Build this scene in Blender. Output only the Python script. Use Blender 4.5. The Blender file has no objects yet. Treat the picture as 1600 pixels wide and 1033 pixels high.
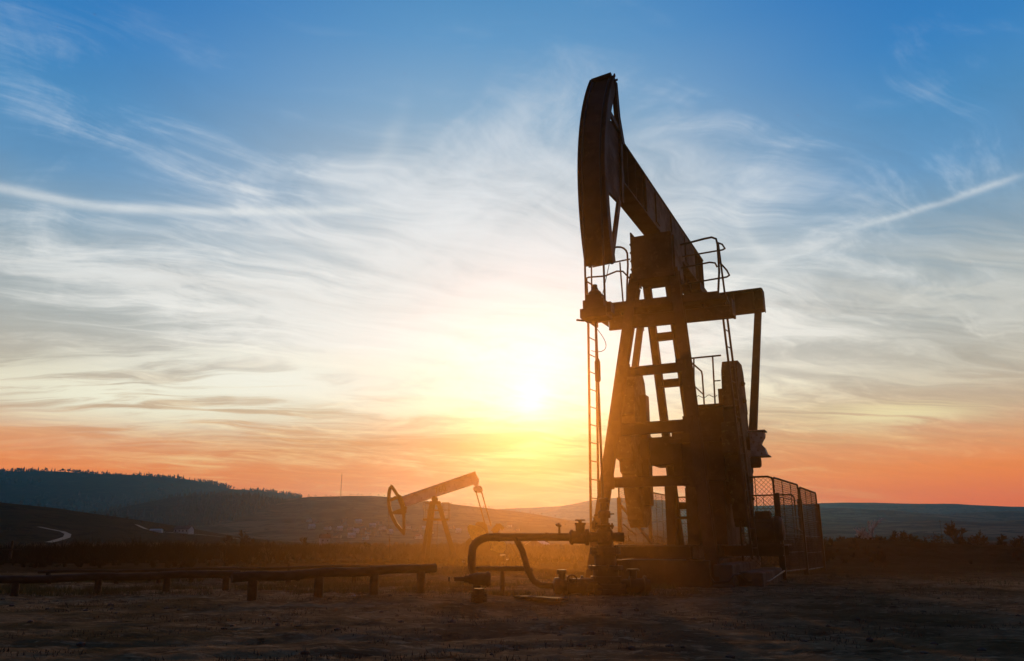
import bpy, bmesh, math, random
import numpy as np
from mathutils import Vector, Matrix
R = math.radians
HAZE_D = 4.5e-5; VEIL_D = .0112
scene = bpy.context.scene
COL = scene.collection

# ------------------------------------------------------------------ camera
CAMZ = 0.8; PITCH = R(15.33); FPX = 1200.0          # focal length in pixels of a 1600 wide frame
cam = bpy.data.cameras.new('camera'); cam.sensor_width = 36.0; cam.lens = 36.0*FPX/1600.0
cam.clip_start = 0.1; cam.clip_end = 60000
camo = bpy.data.objects.new('camera', cam); COL.objects.link(camo)
camo.location = (0, 0, CAMZ); camo.rotation_euler = (R(90)+PITCH, 0, 0)
scene.camera = camo
CS, SN = math.cos(PITCH), math.sin(PITCH)
def azel(px, py):
    """direction (azimuth, elevation in degrees) of a point of the 1600x1033 photograph"""
    x = (px-800)/FPX; r = (516.5-py)/FPX
    y = CS - r*SN; z = SN + r*CS
    return math.degrees(math.atan2(x, y)), math.degrees(math.atan2(z, math.hypot(x, y)))
def at(px, py, Y):
    """world point at forward distance Y seen at that pixel"""
    x = (px-800)/FPX; r = (516.5-py)/FPX
    y = CS - r*SN; z = SN + r*CS
    return Vector((x*Y/y, Y, CAMZ + z*Y/y))
def onground(px, py, z=0.0):
    x = (px-800)/FPX; r = (516.5-py)/FPX
    y = CS - r*SN; q = SN + r*CS
    t = (z-CAMZ)/q
    return Vector((x*t, y*t, z))

# ------------------------------------------------------------------ node helper
class NT:
    def __init__(s, tree): s.t = tree; s.n = tree.nodes; s.l = tree.links
    def new(s, typ, **kw):
        n = s.n.new(typ)
        for k, v in kw.items(): setattr(n, k, v)
        return n
    def put(s, sock, v):
        if hasattr(v, 'is_output'): s.l.new(v, sock)
        elif v is not None: sock.default_value = v
    def m(s, op, a, b=None, c=None, clamp=False):
        n = s.new('ShaderNodeMath', operation=op, use_clamp=clamp)
        s.put(n.inputs[0], a); s.put(n.inputs[1], b); s.put(n.inputs[2], c)
        return n.outputs[0]
    def mix(s, f, a, b, mode='MIX'):
        n = s.new('ShaderNodeMix', data_type='RGBA', blend_type=mode)
        n.clamp_factor = True
        s.put(n.inputs[0], f); s.put(n.inputs[6], a); s.put(n.inputs[7], b)
        return n.outputs[2]
    def ss(s, v, a, b, lo=0.0, hi=1.0):
        n = s.new('ShaderNodeMapRange', interpolation_type='SMOOTHSTEP')
        s.put(n.inputs[0], v); n.inputs[1].default_value = a; n.inputs[2].default_value = b
        n.inputs[3].default_value = lo; n.inputs[4].default_value = hi
        return n.outputs[0]
    def noise(s, vec, scale, detail=4, rough=.5, dist=0, lac=2.0):
        n = s.new('ShaderNodeTexNoise')
        if vec is not None: s.l.new(vec, n.inputs['Vector'])
        n.inputs['Scale'].default_value = scale; n.inputs['Detail'].default_value = detail
        n.inputs['Roughness'].default_value = rough; n.inputs['Distortion'].default_value = dist
        n.inputs['Lacunarity'].default_value = lac
        return n.outputs[0]
    def ramp(s, f, stops, interp='LINEAR'):
        n = s.new('ShaderNodeValToRGB'); n.color_ramp.interpolation = interp
        el = n.color_ramp.elements
        while len(el) < len(stops): el.new(0.5)
        for e, (p, c) in zip(el, stops): e.position = p; e.color = c
        s.put(n.inputs[0], f)
        return n.outputs[0]
    def comb(s, x, y, z):
        n = s.new('ShaderNodeCombineXYZ'); s.put(n.inputs[0], x); s.put(n.inputs[1], y); s.put(n.inputs[2], z); return n.outputs[0]
    def curve(s, f, pts):
        n = s.new('ShaderNodeFloatCurve'); c = n.mapping.curves[0]
        for i, p in enumerate(pts):
            if i < 2: c.points[i].location = p
            else: c.points.new(*p)
        n.mapping.use_clip = False; n.mapping.update()
        s.put(n.inputs[1], f); return n.outputs[0]
def lin(r, g, b, k=1.0):
    f = lambda c: (c/12.92 if c <= .04045 else ((c+.055)/1.055)**2.4)
    return (f(r/255)*k, f(g/255)*k, f(b/255)*k, 1.0)

# ------------------------------------------------------------------ sky
SUN_AZ, SUN_EL = azel(832, 622)
world = bpy.data.worlds.new("World"); scene.world = world; world.use_nodes = True
wt = world.node_tree; wt.nodes.clear(); W = NT(wt)
wo = W.new('ShaderNodeOutputWorld'); bg = W.new('ShaderNodeBackground')
wt.links.new(bg.outputs[0], wo.inputs[0])
tc = W.new('ShaderNodeTexCoord'); nrm = W.new('ShaderNodeVectorMath', operation='NORMALIZE')
wt.links.new(tc.outputs['Generated'], nrm.inputs[0])
sx = W.new('ShaderNodeSeparateXYZ'); wt.links.new(nrm.outputs[0], sx.inputs[0])
X_, Y_, Z_ = sx.outputs
EL = W.m('MULTIPLY', W.m('ARCSINE', Z_), 57.29578)
AZ = W.m('MULTIPLY', W.m('ARCTAN2', X_, Y_), 57.29578)
e90 = W.m('DIVIDE', EL, 60.0)
def stops(lst): return [(max(0, e/60.0), lin(*c)) for e, c in lst]
mid = W.ramp(e90, stops([(0, (236,112,32)), (3.0, (240,124,38)), (5.0, (236,132,54)), (6.8, (218,146,82)), (9, (222,192,152)), (11.5, (230,223,210)),
      (14, (234,231,222)), (18, (224,225,222)), (22, (204,211,214)), (26, (182,196,206)), (31, (138,173,202)), (36, (98,152,198)), (40, (76,138,190)), (46, (40,86,140)), (60, (20,50,90))]))
side = W.ramp(e90, stops([(0, (236,94,36)), (2.6, (252,112,32)), (4.6, (252,136,46)), (6.5, (234,160,104)), (8.4, (206,176,142)), (11, (196,186,166)),
      (14, (180,182,176)), (18, (156,172,180)), (21, (130,162,186)), (24, (100,150,192)), (28, (78,140,190)), (32, (56,128,190)), (38, (40,114,184)), (44, (26,76,138)), (60, (18,46,88))]))
back = W.ramp(e90, stops([(0, (88,66,62)), (8, (84,74,78)), (20, (58,66,88)), (40, (36,58,92)), (60, (26,50,86))]))
daz = W.m('ABSOLUTE', W.m('ADD', AZ, 1.0))
base = W.mix(W.ss(daz, 3, 34), mid, side)
base = W.mix(W.ss(daz, 45, 110), base, back)
# cirrus: noise on the plane of the cloud layer, so that it foreshortens towards the horizon
zz = W.m('ADD', W.m('MAXIMUM', Z_, 0.0), 0.10)
PX = W.m('DIVIDE', X_, zz); PY = W.m('DIVIDE', Y_, zz)
wx_ = W.noise(W.comb(PX, PY, 5.0), .9, 3, .5); wy_ = W.noise(W.comb(PX, PY, 15.0), .9, 3, .5)   # winds that bend the fibres
PX = W.m('ADD', PX, W.m('MULTIPLY', W.m('SUBTRACT', wx_, .5), 1.0)); PY = W.m('ADD', PY, W.m('MULTIPLY', W.m('SUBTRACT', wy_, .5), .6))
def layer(rot, sx_, sy_, off, scale, detail, rough, dist):
    c, s_ = math.cos(R(rot)), math.sin(R(rot))
    a = W.m('ADD', W.m('MULTIPLY', PX, c*sx_), W.m('MULTIPLY', PY, s_*sx_))
    b = W.m('ADD', W.m('MULTIPLY', PX, -s_*sy_), W.m('MULTIPLY', PY, c*sy_))
    return W.noise(W.comb(a, b, off), scale, detail, rough, dist)
n1 = layer(28, .60, 1.35, 1.7, 1.3, 10, .60, .35)     # long soft fibres
n2 = layer(-52, .50, 1.60, 7.3, 1.7, 10, .62, .5)    # crossing fibres
n3 = layer(10, .75, .85, 3.1, .8, 6, .5, .2)          # patches
n4 = layer(5, .42, 2.1, 9.4, 2.2, 9, .64, .7)         # low streaks
n6 = layer(30, .55, 1.75, 33.0, 2.9, 12, .68, .55)      # fine filaments
env = W.m('EXPONENT', W.m('MULTIPLY', W.m('ADD', W.m('POWER', W.m('ABSOLUTE', W.m('DIVIDE', W.m('ADD', AZ, 2.0), 27.0)), 2.0), W.m('POWER', W.m('ABSOLUTE', W.m('DIVIDE', W.m('SUBTRACT', EL, 19.0), 13.5)), 2.0)), -1.0))
soft = W.m('ADD', W.m('ADD', W.m('MULTIPLY', n1, .50), W.m('MULTIPLY', n2, .38)), W.m('ADD', W.m('MULTIPLY', n3, .45), W.m('MULTIPLY', n6, .62)))     # mean about .97
cl = W.ss(W.m('ADD', soft, W.m('MULTIPLY', W.m('SUBTRACT', env, .5), .34)), .84, 1.12, 0.0, .95)
cl = W.m('MULTIPLY', cl, W.ss(EL, 38, 27, .22, 1.0))
low = W.m('MULTIPLY', W.ss(n4, .44, .68), W.m('MULTIPLY', W.ss(EL, 2.5, 9), W.ss(EL, 24, 13)))
cl = W.m('MINIMUM', W.m('ADD', cl, W.m('MULTIPLY', low, .55)), 1.0)
ccol = W.ramp(e90, stops([(0, (240,150,80)), (4, (248,176,100)), (7, (252,214,150)), (10, (250,238,206)), (14, (246,243,234)), (22, (226,228,228)), (32, (196,208,220)), (60, (150,170,200))]))
ccol = W.mix(W.ss(daz, 12, 40), ccol, W.mix(.45, ccol, base))
ccol = W.mix(W.ss(daz, 45, 100), ccol, back)
sky = W.mix(cl, base, ccol)
# darker grey undersides between the streaks
n5 = layer(8, .4, 2.0, 21.0, 2.0, 7, .6, .9)
shade = W.m('MULTIPLY', W.ss(n5, .50, .72), W.m('MULTIPLY', W.ss(EL, 5, 9), W.ss(EL, 24, 15)))
sky = W.mix(W.m('MULTIPLY', shade, W.ss(daz, 4, 22, .08, .22)), sky, lin(160,152,142))
# the fibres thin and thicken the light of the high cloud everywhere
tex = W.m('ADD', W.m('MULTIPLY', W.m('SUBTRACT', n6, .5), .42), W.m('MULTIPLY', W.m('SUBTRACT', n2, .5), .16))
tex = W.m('ADD', W.m('MULTIPLY', tex, W.m('MULTIPLY', W.ss(EL, 3, 8, .35, 1.0), W.ss(EL, 34, 26, .1, 1.0))), 1.0)
tv = W.new('ShaderNodeVectorMath', operation='SCALE'); wt.links.new(sky, tv.inputs[0]); wt.links.new(tex, tv.inputs[3]); sky = tv.outputs[0]
# two bright cloud banks low on the left and on the right
def spot(px, py, wa, we, k, col, sky):
    a0, e0 = azel(px, py)
    d = W.m('ADD', W.m('POWER', W.m('ABSOLUTE', W.m('DIVIDE', W.m('SUBTRACT', AZ, a0), wa)), 2.0),
                   W.m('POWER', W.m('ABSOLUTE', W.m('DIVIDE', W.m('SUBTRACT', EL, e0), we)), 2.0))
    f = W.m('EXPONENT', W.m('MULTIPLY', d, -1.0))
    f = W.m('MULTIPLY', W.m('MULTIPLY', f, W.ss(n4, .38, .54)), k)
    return W.mix(f, sky, col)
sky = spot(230, 622, 13, 1.9, 1.0, lin(250,246,218), sky)
sky = spot(430, 590, 10, 1.8, 1.0, lin(250,248,232), sky)
sky = spot(1400, 645, 5.0, .8, 1.0, lin(244,226,172), sky)
sky = spot(1480, 470, 9, 3.5, .5, lin(214,212,200), sky)
# condensation trails: the height of each is a curve over the azimuth
def trail(pts, w, k, fade, sky, col=lin(236,238,236), wob=.6):
    q = [azel(*p) for p in pts]
    a0, a1 = q[0][0], q[-1][0]
    e0, e1 = min(p[1] for p in q)-1, max(p[1] for p in q)+1
    t = W.m('DIVIDE', W.m('SUBTRACT', AZ, a0), a1-a0)
    c = W.curve(W.m('MINIMUM', W.m('MAXIMUM', t, 0.0), 1.0), sorted([((p[0]-a0)/(a1-a0), (p[1]-e0)/(e1-e0)) for p in q]))
    ce = W.m('ADD', W.m('MULTIPLY', c, e1-e0), e0)
    ce = W.m('ADD', ce, W.m('ADD', W.m('MULTIPLY', W.m('SUBTRACT', n1, .5), wob), W.m('MULTIPLY', W.m('SUBTRACT', n6, .5), wob*1.2)))
    d = W.m('DIVIDE', W.m('SUBTRACT', EL, ce), w)
    f = W.m('EXPONENT', W.m('MULTIPLY', W.m('MULTIPLY', d, d), -1.0))
    f = W.m('MULTIPLY', W.m('MULTIPLY', f, k), W.m('MULTIPLY', W.ss(t, -.03, fade[0]), W.ss(t, 1.03, fade[1])))
    f = W.m('MULTIPLY', f, W.m('MULTIPLY', W.ss(n2, .30, .62, .65, 1.0), W.ss(n6, .34, .62, .7, 1.1)))
    return W.mix(f, sky, col)
sky = trail([(-40,284), (60,305), (130,320), (250,328), (420,331), (620,322)], .34, .72, (.06, .80), sky, wob=.35)
sky = trail([(1290,366), (1400,338), (1500,306), (1620,266)], .22, .42, (.35, .8), sky, wob=.5)
sky = trail([(1130,330), (1165,368), (1215,420), (1300,452)], .8, .36, (.3, .6), sky, wob=3)
sky = trail([(560,300), (605,225), (650,165)], 1.5, .22, (.5, .5), sky, wob=5)
# glow of the air round the sun
sd = (math.sin(R(SUN_AZ))*math.cos(R(SUN_EL)), math.cos(R(SUN_AZ))*math.cos(R(SUN_EL)), math.sin(R(SUN_EL)))
dp = W.new('ShaderNodeVectorMath', operation='DOT_PRODUCT'); wt.links.new(nrm.outputs[0], dp.inputs[0]); dp.inputs[1].default_value = sd
th = W.m('MULTIPLY', W.m('ARCCOSINE', W.m('MINIMUM', dp.outputs['Value'], .999999)), 57.29578)
def glow(w, k, p=2.0):
    return W.m('MULTIPLY', W.m('EXPONENT', W.m('MULTIPLY', W.m('POWER', W.m('DIVIDE', th, w), p), -1.0)), k)
def addc(f, col, sky):
    n = W.new('ShaderNodeVectorMath', operation='SCALE'); n.inputs[0].default_value = col[:3]; W.put(n.inputs[3], f)
    a = W.new('ShaderNodeVectorMath', operation='ADD'); W.put(a.inputs[0], sky); wt.links.new(n.outputs[0], a.inputs[1])
    return a.outputs[0]
sky = addc(glow(1.2, .40, 1.3), (1.0, .95, .85), sky)
sky = addc(W.m('MULTIPLY', glow(5.5, .24, 1.5), W.ss(EL, 6.5, 11)), (.20, .50, 1.0), sky)
sky = addc(glow(11, .05), (1.0, .97, .90), sky)
# the physical sky under it all, with its sun low on the horizon
nish = W.new('ShaderNodeTexSky', sky_type='NISHITA'); nish.sun_disc = False
nish.sun_elevation = R(SUN_EL); nish.sun_rotation = R(SUN_AZ)
nish.air_density = 1.0; nish.dust_density = 1.0
sc = W.new('ShaderNodeVectorMath', operation='SCALE'); wt.links.new(nish.outputs[0], sc.inputs[0]); sc.inputs[3].default_value = .002
ad = W.new('ShaderNodeVectorMath', operation='ADD'); wt.links.new(sky, ad.inputs[0]); wt.links.new(sc.outputs[0], ad.inputs[1])
wt.links.new(ad.outputs[0], bg.inputs[0]); bg.inputs[1].default_value = 1.0

# ------------------------------------------------------------------ sun
sl = bpy.data.lights.new('sun', 'SUN'); sl.energy = 1.6; sl.angle = R(0.6); sl.color = (1.0, .50, .16)
so = bpy.data.objects.new('sun', sl); COL.objects.link(so)
so.rotation_euler = Vector(sd).to_track_quat('Z', 'Y').to_euler()
scene.view_settings.view_transform = 'Standard'; scene.view_settings.look = 'None'
scene.view_settings.exposure = 0.0; scene.view_settings.gamma = 1.0; scene.view_settings.use_curve_mapping = False
scene.cycles.volume_bounces = 1
scene.cycles.max_bounces = 6

# ------------------------------------------------------------------ mesh helpers
class MB:
    """collects shapes; build() links them as ONE mesh object"""
    def __init__(s): s.v = []; s.f = []; s.sm = []
    def add(s, vs, fs, smooth=False):
        o = len(s.v); s.v += [tuple(v) for v in vs]
        s.f += [tuple(i+o for i in f) for f in fs]; s.sm += [smooth]*len(fs); return s
    def hexa(s, p):      # 8 points: bottom 4, top 4
        return s.add(p, [(3,2,1,0),(4,5,6,7),(0,1,5,4),(1,2,6,5),(2,3,7,6),(3,0,4,7)])
    def box(s, a, b):
        (x0,y0,z0),(x1,y1,z1) = a, b
        x0,x1 = min(x0,x1),max(x0,x1); y0,y1 = min(y0,y1),max(y0,y1); z0,z1 = min(z0,z1),max(z0,z1)
        return s.hexa([(x0,y0,z0),(x1,y0,z0),(x1,y1,z0),(x0,y1,z0),(x0,y0,z1),(x1,y0,z1),(x1,y1,z1),(x0,y1,z1)])
    def bar(s, p, q, w, h, up=(0,0,1)):
        """rectangular bar from p to q: w sideways, h along up"""
        p, q = Vector(p), Vector(q); d = (q-p).normalized(); up = Vector(up)
        a = d.cross(up)
        if a.length < 1e-4: a = d.cross(Vector((1,0,0)))
        a.normalize(); b = a.cross(d).normalized()
        a *= w/2; b *= h/2
        return s.hexa([p-a-b, p+a-b, q+a-b, q-a-b, p-a+b, p+a+b, q+a+b, q-a+b])
    def ibeam(s, p, q, w, h, up=(0,0,1), t=.02):
        """rolled section from p to q: flanges w wide, h apart along up"""
        p, q = Vector(p), Vector(q); d = (q-p).normalized(); upv = Vector(up)
        a = d.cross(upv).normalized(); b = a.cross(d).normalized()
        s.bar(p+b*(h/2-t/2), q+b*(h/2-t/2), w, t, b); s.bar(p-b*(h/2-t/2), q-b*(h/2-t/2), w, t, b)
        s.bar(p, q, t, h-2*t, b); return s
    def tube(s, pts, r, n=8, caps=True, closed=False):
        pts = [Vector(p) for p in pts]; m = len(pts); base = len(s.v)
        rs = r if isinstance(r, (list, tuple)) else [r]*m
        ref = None; rings = []
        for i, p in enumerate(pts):
            if closed: d = pts[(i+1) % m]-pts[i-1]
            elif i == 0: d = pts[1]-p
            elif i == m-1: d = p-pts[-2]
            else: d = (pts[i+1]-p).normalized()+(p-pts[i-1]).normalized()
            d.normalize()
            if ref is None:
                ref = d.cross(Vector((0,0,1)))
                if ref.length < .05: ref = d.cross(Vector((1,0,0)))
            ref = (ref - d*ref.dot(d)).normalized(); b = d.cross(ref)
            rings.append([p+ref*(rs[i]*math.cos(2*math.pi*k/n))+b*(rs[i]*math.sin(2*math.pi*k/n)) for k in range(n)])
        vs = [v for ring in rings for v in ring]; fs = []
        for i in range(m if closed else m-1):
            j = (i+1) % m
            for k in range(n): fs.append((i*n+k, i*n+(k+1) % n, j*n+(k+1) % n, j*n+k))
        s.add(vs, fs, n > 5)
        if caps and not closed: s.add(rings[0], [tuple(range(n))[::-1]]); s.add(rings[-1], [tuple(range(n))])
        return s
    def lathe(s, o, axis, prof, n=20):
        """prof: (distance along axis, radius) pairs"""
        o = Vector(o); d = Vector(axis).normalized()
        a = d.cross(Vector((0,0,1)))
        if a.length < .05: a = d.cross(Vector((1,0,0)))
        a.normalize(); b = d.cross(a)
        for i in range(len(prof)-1):
            (t0, r0), (t1, r1) = prof[i], prof[i+1]
            A = [o+d*t0+a*(r0*math.cos(2*math.pi*k/n))+b*(r0*math.sin(2*math.pi*k/n)) for k in range(n)]
            B = [o+d*t1+a*(r1*math.cos(2*math.pi*k/n))+b*(r1*math.sin(2*math.pi*k/n)) for k in range(n)]
            s.add(A+B, [(k, (k+1) % n, n+(k+1) % n, n+k) for k in range(n)], abs(t1-t0) > 1e-6)
        for (t, r), rev in ((prof[0], True), (prof[-1], False)):
            if r > 1e-4:
                A = [o+d*t+a*(r*math.cos(2*math.pi*k/n))+b*(r*math.sin(2*math.pi*k/n)) for k in range(n)]
                f = tuple(range(n)); s.add(A, [f[::-1] if rev else f])
        return s
    def prism(s, poly, off, smooth=False):
        """closed 3D polygon extruded by the vector off"""
        n = len(poly); off = Vector(off); P = [Vector(p) for p in poly]; Q = [p+off for p in P]
        s.add(P+Q, [tuple(range(n))[::-1], tuple(range(n, 2*n))]+[(k, (k+1) % n, n+(k+1) % n, n+k) for k in range(n)])
        return s
    def build(s, name, mat, parent=None, bevel=0.0):
        me = bpy.data.meshes.new(name); me.from_pydata(s.v, [], s.f); me.validate()
        if len(me.polygons) == len(s.sm): me.polygons.foreach_set('use_smooth', s.sm)
        me.materials.append(mat)
        bm = bmesh.new(); bm.from_mesh(me); bmesh.ops.recalc_face_normals(bm, faces=bm.faces); bm.to_mesh(me); bm.free()
        o = bpy.data.objects.new(name, me); COL.objects.link(o)
        if parent: o.parent = parent
        if bevel:
            b = o.modifiers.new('bevel', 'BEVEL'); b.width = bevel; b.segments = 2; b.limit_method = 'ANGLE'
        return o
def tag(o, label=None, cat=None, group=None, kind=None):
    if label: o['label'] = label
    if cat: o['category'] = cat
    if group: o['group'] = group
    if kind: o['kind'] = kind
    return o
def empty(name, loc=(0,0,0), rz=0.0):
    o = bpy.data.objects.new(name, None); COL.objects.link(o); o.location = loc; o.rotation_euler = (0,0,rz)
    o.empty_display_size = .3; return o
def copy_tree(o, parent=None):
    c = o.copy(); COL.objects.link(c); c.parent = parent
    for ch in list(o.children): copy_tree(ch, c)
    return c
def arc(c, r, a0, a1, n, ax, ay):
    c, ax, ay = Vector(c), Vector(ax), Vector(ay)
    return [c+ax*(r*math.cos(R(a0+(a1-a0)*k/n)))+ay*(r*math.sin(R(a0+(a1-a0)*k/n))) for k in range(n+1)]

# ------------------------------------------------------------------ materials
def material(name, c1, c2, scale=3.0, rough=.7, metal=0.0, bump=.0, bscale=20, detail=6, lo=.4, hi=.62, c3=None, spec=.3, stretch=(1,1,1)):
    m = bpy.data.materials.new(name); m.use_nodes = True; t = m.node_tree; N = NT(t)
    b = t.nodes['Principled BSDF']
    tcn = N.new('ShaderNodeTexCoord'); mp = N.new('ShaderNodeMapping'); mp.inputs['Scale'].default_value = stretch
    t.links.new(tcn.outputs['Object'], mp.inputs[0]); v = mp.outputs[0]
    f = N.ss(N.noise(v, scale, detail, .6), lo, hi)
    col = N.mix(f, (*c1, 1), (*c2, 1))
    if c3:
        f3 = N.ss(N.noise(v, scale*2.7, 5, .65), .56, .66); col = N.mix(f3, col, (*c3, 1))
    t.links.new(col, b.inputs['Base Color'])
    b.inputs['Metallic'].default_value = metal
    b.inputs['Specular IOR Level'].default_value = spec
    r = N.m('ADD', N.m('MULTIPLY', f, .2), rough-.1, clamp=True); t.links.new(r, b.inputs['Roughness'])
    if bump:
        bn = N.new('ShaderNodeBump'); bn.inputs['Strength'].default_value = 1.0; bn.inputs['Distance'].default_value = bump
        t.links.new(N.noise(v, bscale, 6, .65), bn.inputs['Height']); t.links.new(bn.outputs[0], b.inputs['Normal'])
    return m
M = {}
M['rust']   = material('rusty_steel', (.070,.031,.014), (.048,.021,.010), 2.2, .78, 0, .003, 30, c3=(.095,.045,.021))
M['dark']   = material('dark_steel', (.045,.026,.017), (.028,.017,.012), 3, .65, 0, .002, 40, c3=(.065,.036,.02))
M['pale']   = material('pale_painted_steel', (.30,.29,.28), (.20,.18,.17), 5, .6, 0, .002, 40, c3=(.10,.06,.04))
M['weight'] = material('cast_counterweight', (.085,.055,.024), (.045,.028,.014), 4, .85, 0, .006, 18, c3=(.15,.12,.05))
M['yellow'] = material('yellow_paint', (.62,.48,.07), (.48,.36,.05), 3, .6, 0, .001, 30, c3=(.24,.16,.05))
M['lightbeam'] = material('weathered_grey_paint', (.70,.67,.66), (.58,.54,.52), 1.6, .65, 0, 0, c3=(.46,.40,.35))
M['concrete'] = material('concrete', (.075,.062,.052), (.045,.037,.031), 3, .9, 0, .006, 22)
M['wood']   = material('weathered_log', (.034,.024,.018), (.020,.015,.012), 5, .9, 0, .006, 25, stretch=(.4,2,2))
M['mark']   = material('faded_yellow_paint', (.42,.38,.12), (.32,.28,.10), 8, .8)
M['cable']  = material('oily_cable', (.02,.015,.012), (.03,.02,.015), 8, .5)
M['wall']   = material('white_render', (.50,.48,.46), (.38,.36,.34), 1, .9)
M['wallp']  = material('pink_render', (.26,.18,.15), (.22,.15,.13), 1, .9)
M['roof']   = material('dark_roof', (.05,.045,.045), (.035,.03,.03), 1, .8)
M['roofp']  = material('pale_sheet_roof', (.42,.42,.44), (.33,.33,.35), 1, .5)
M['roofr']  = material('tile_roof', (.12,.05,.035), (.08,.04,.03), 1, .8)
M['glass']  = material('window_pane', (.02,.02,.025), (.03,.03,.035), 1, .2, spec=.6)
M['bark']   = material('bark', (.010,.009,.008), (.006,.005,.005), 6, .95)
M['birch']  = material('pale_bark', (.60,.55,.55), (.40,.36,.36), 6, .9)
M['twig']   = material('bare_scrub', (.013,.010,.007), (.007,.006,.005), .05, .95)
M['twigl']  = material('brown_scrub', (.115,.078,.045), (.06,.042,.026), .05, .95)
M['needle'] = material('conifer_needles', (.007,.010,.008), (.012,.015,.010), .02, .95)
M['grass']  = material('dry_and_green_grass', (.060,.075,.018), (.10,.075,.035), .35, .9)
M['straw']  = material('dead_straw', (.07,.052,.036), (.04,.03,.021), 1.5, .9)
M['roadm']  = material('pale_gravel_road', (.085,.085,.085), (.06,.06,.06), .1, .9)

# ------------------------------------------------------------------ numpy value noise
def vnoise(x, y, seed=0):
    xi = np.floor(x).astype(np.int64); yi = np.floor(y).astype(np.int64); xf = x-xi; yf = y-yi
    def h(a, b):
        n = (a*374761393 + b*668265263 + seed*2147483647) & 0xffffffff
        n = ((n ^ (n >> 13))*1274126177) & 0xffffffff
        return ((n ^ (n >> 16)) & 0xffff)/65535.0
    u = xf*xf*(3-2*xf); v = yf*yf*(3-2*yf)
    return (h(xi,yi)*(1-u)+h(xi+1,yi)*u)*(1-v)+(h(xi,yi+1)*(1-u)+h(xi+1,yi+1)*u)*v - .5
def fbm(x, y, oct=4, seed=0, gain=.5):
    s = 0*x; a = 1.0
    for i in range(oct): s = s+a*vnoise(x*2**i+17.3*i, y*2**i-9.1*i, seed+i); a *= gain
    return s
def grid_mesh(name, X, Y, Z, mat, smooth=True):
    ny, nx = X.shape
    me = bpy.data.meshes.new(name)
    co = np.stack([X, Y, Z], -1).reshape(-1, 3)
    i = np.arange(ny*nx).reshape(ny, nx)
    q = np.stack([i[:-1,:-1], i[:-1,1:], i[1:,1:], i[1:,:-1]], -1).reshape(-1, 4)
    me.vertices.add(len(co)); me.vertices.foreach_set('co', co.ravel())
    me.loops.add(q.size); me.loops.foreach_set('vertex_index', q.ravel())
    me.polygons.add(len(q)); me.polygons.foreach_set('loop_start', np.arange(0, q.size, 4)); me.polygons.foreach_set('loop_total', np.full(len(q), 4))
    me.polygons.foreach_set('use_smooth', np.full(len(q), smooth))
    me.update(calc_edges=True); me.materials.append(mat)
    o = bpy.data.objects.new(name, me); COL.objects.link(o); return o
def tri_cloud(name, V, mat):
    """V: (n,3,3) triangles in one mesh"""
    n = len(V); me = bpy.data.meshes.new(name)
    me.vertices.add(n*3); me.vertices.foreach_set('co', V.reshape(-1))
    me.loops.add(n*3); me.loops.foreach_set('vertex_index', np.arange(n*3))
    me.polygons.add(n); me.polygons.foreach_set('loop_start', np.arange(0, n*3, 3)); me.polygons.foreach_set('loop_total', np.full(n, 3))
    me.update(calc_edges=True); me.materials.append(mat)
    o = bpy.data.objects.new(name, me); COL.objects.link(o); return o

# ------------------------------------------------------------------ ground
def smooth(a, b, t):
    t = np.clip((t-a)/(b-a), 0, 1); return t*t*(3-2*t)
def ground_h(x, y):
    x = np.asarray(x, float); y = np.asarray(y, float)
    z = -0.95*smooth(26, 62, y) - 1.2*smooth(62, 160, y)
    near = 1-smooth(60, 140, y)
    z = z + near*(.04*fbm(x*.45, y*.45, 3, 1) + .022*fbm(x*1.5, y*1.1, 4, 5, .62))
    z = z + .024*np.abs(fbm(x*3.1+.4*y, y*4.2, 4, 9, .6))*near*(1-smooth(18, 40, y))
    z = z + .020*fbm(x*7.5+.6*y, y*10, 4, 21, .65)*near*(1-smooth(12, 26, y))
    # heaps of spoil beyond the pad on the right, a low one behind the rails on the left
    z = z + .80*np.exp(-((x-15)/8)**2-((y-32)/4.0)**2)*(1+.5*fbm(x*.5, y*.5, 3, 3))
    z = z + .65*np.exp(-((x-27)/6)**2-((y-37)/4.0)**2)*(1+.5*fbm(x*.5, y*.5, 3, 4))
    z = z + .30*np.exp(-((x+5.8)/1.0)**2-((y-16.5)/.7)**2) + .25*np.exp(-((x+1.2)/2.4)**2-((y-18)/.9)**2)
    # pad the wellhead stands on; ruts of the service track
    z = z - .10*np.exp(-((x-.8)/1.6)**2-((y-9.9)/1.0)**2)
    for c, k in ((6.4, .030), (7.3, .035)):
        z = z - k*np.exp(-(((y-c-.18*x-.25*np.sin(x*.5)))/.16)**2)*near
    return z
def gz(x, y): return float(ground_h(np.array([x]), np.array([y]))[0])
soil = bpy.data.materials.new('trodden_soil'); soil.use_nodes = True
N = NT(soil.node_tree); b = soil.node_tree.nodes['Principled BSDF']
tcn = N.new('ShaderNodeTexCoord'); mp = N.new('ShaderNodeMapping'); soil.node_tree.links.new(tcn.outputs['Object'], mp.inputs[0])
v = mp.outputs[0]
mp2 = N.new('ShaderNodeMapping'); mp2.inputs['Scale'].default_value = (.6, 1.5, 1); mp2.inputs['Rotation'].default_value = (0,0,.35)
soil.node_tree.links.new(tcn.outputs['Object'], mp2.inputs[0])
c = N.mix(N.ss(N.noise(v, 1.1, 7, .65), .38, .62), (.125,.090,.050,1), (.245,.172,.095,1))
c = N.mix(N.m('MULTIPLY', N.ss(N.noise(mp2.outputs[0], 6, 8, .7, 1.2), .52, .64), .75), c, (.40,.30,.18,1))
c = N.mix(N.m('MULTIPLY', N.ss(N.noise(mp2.outputs[0], 2.2, 8, .7, .8), .55, .66), .8), c, (.034,.024,.016,1))  # soil tones, their contrast painted up in place of relief shading
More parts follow.
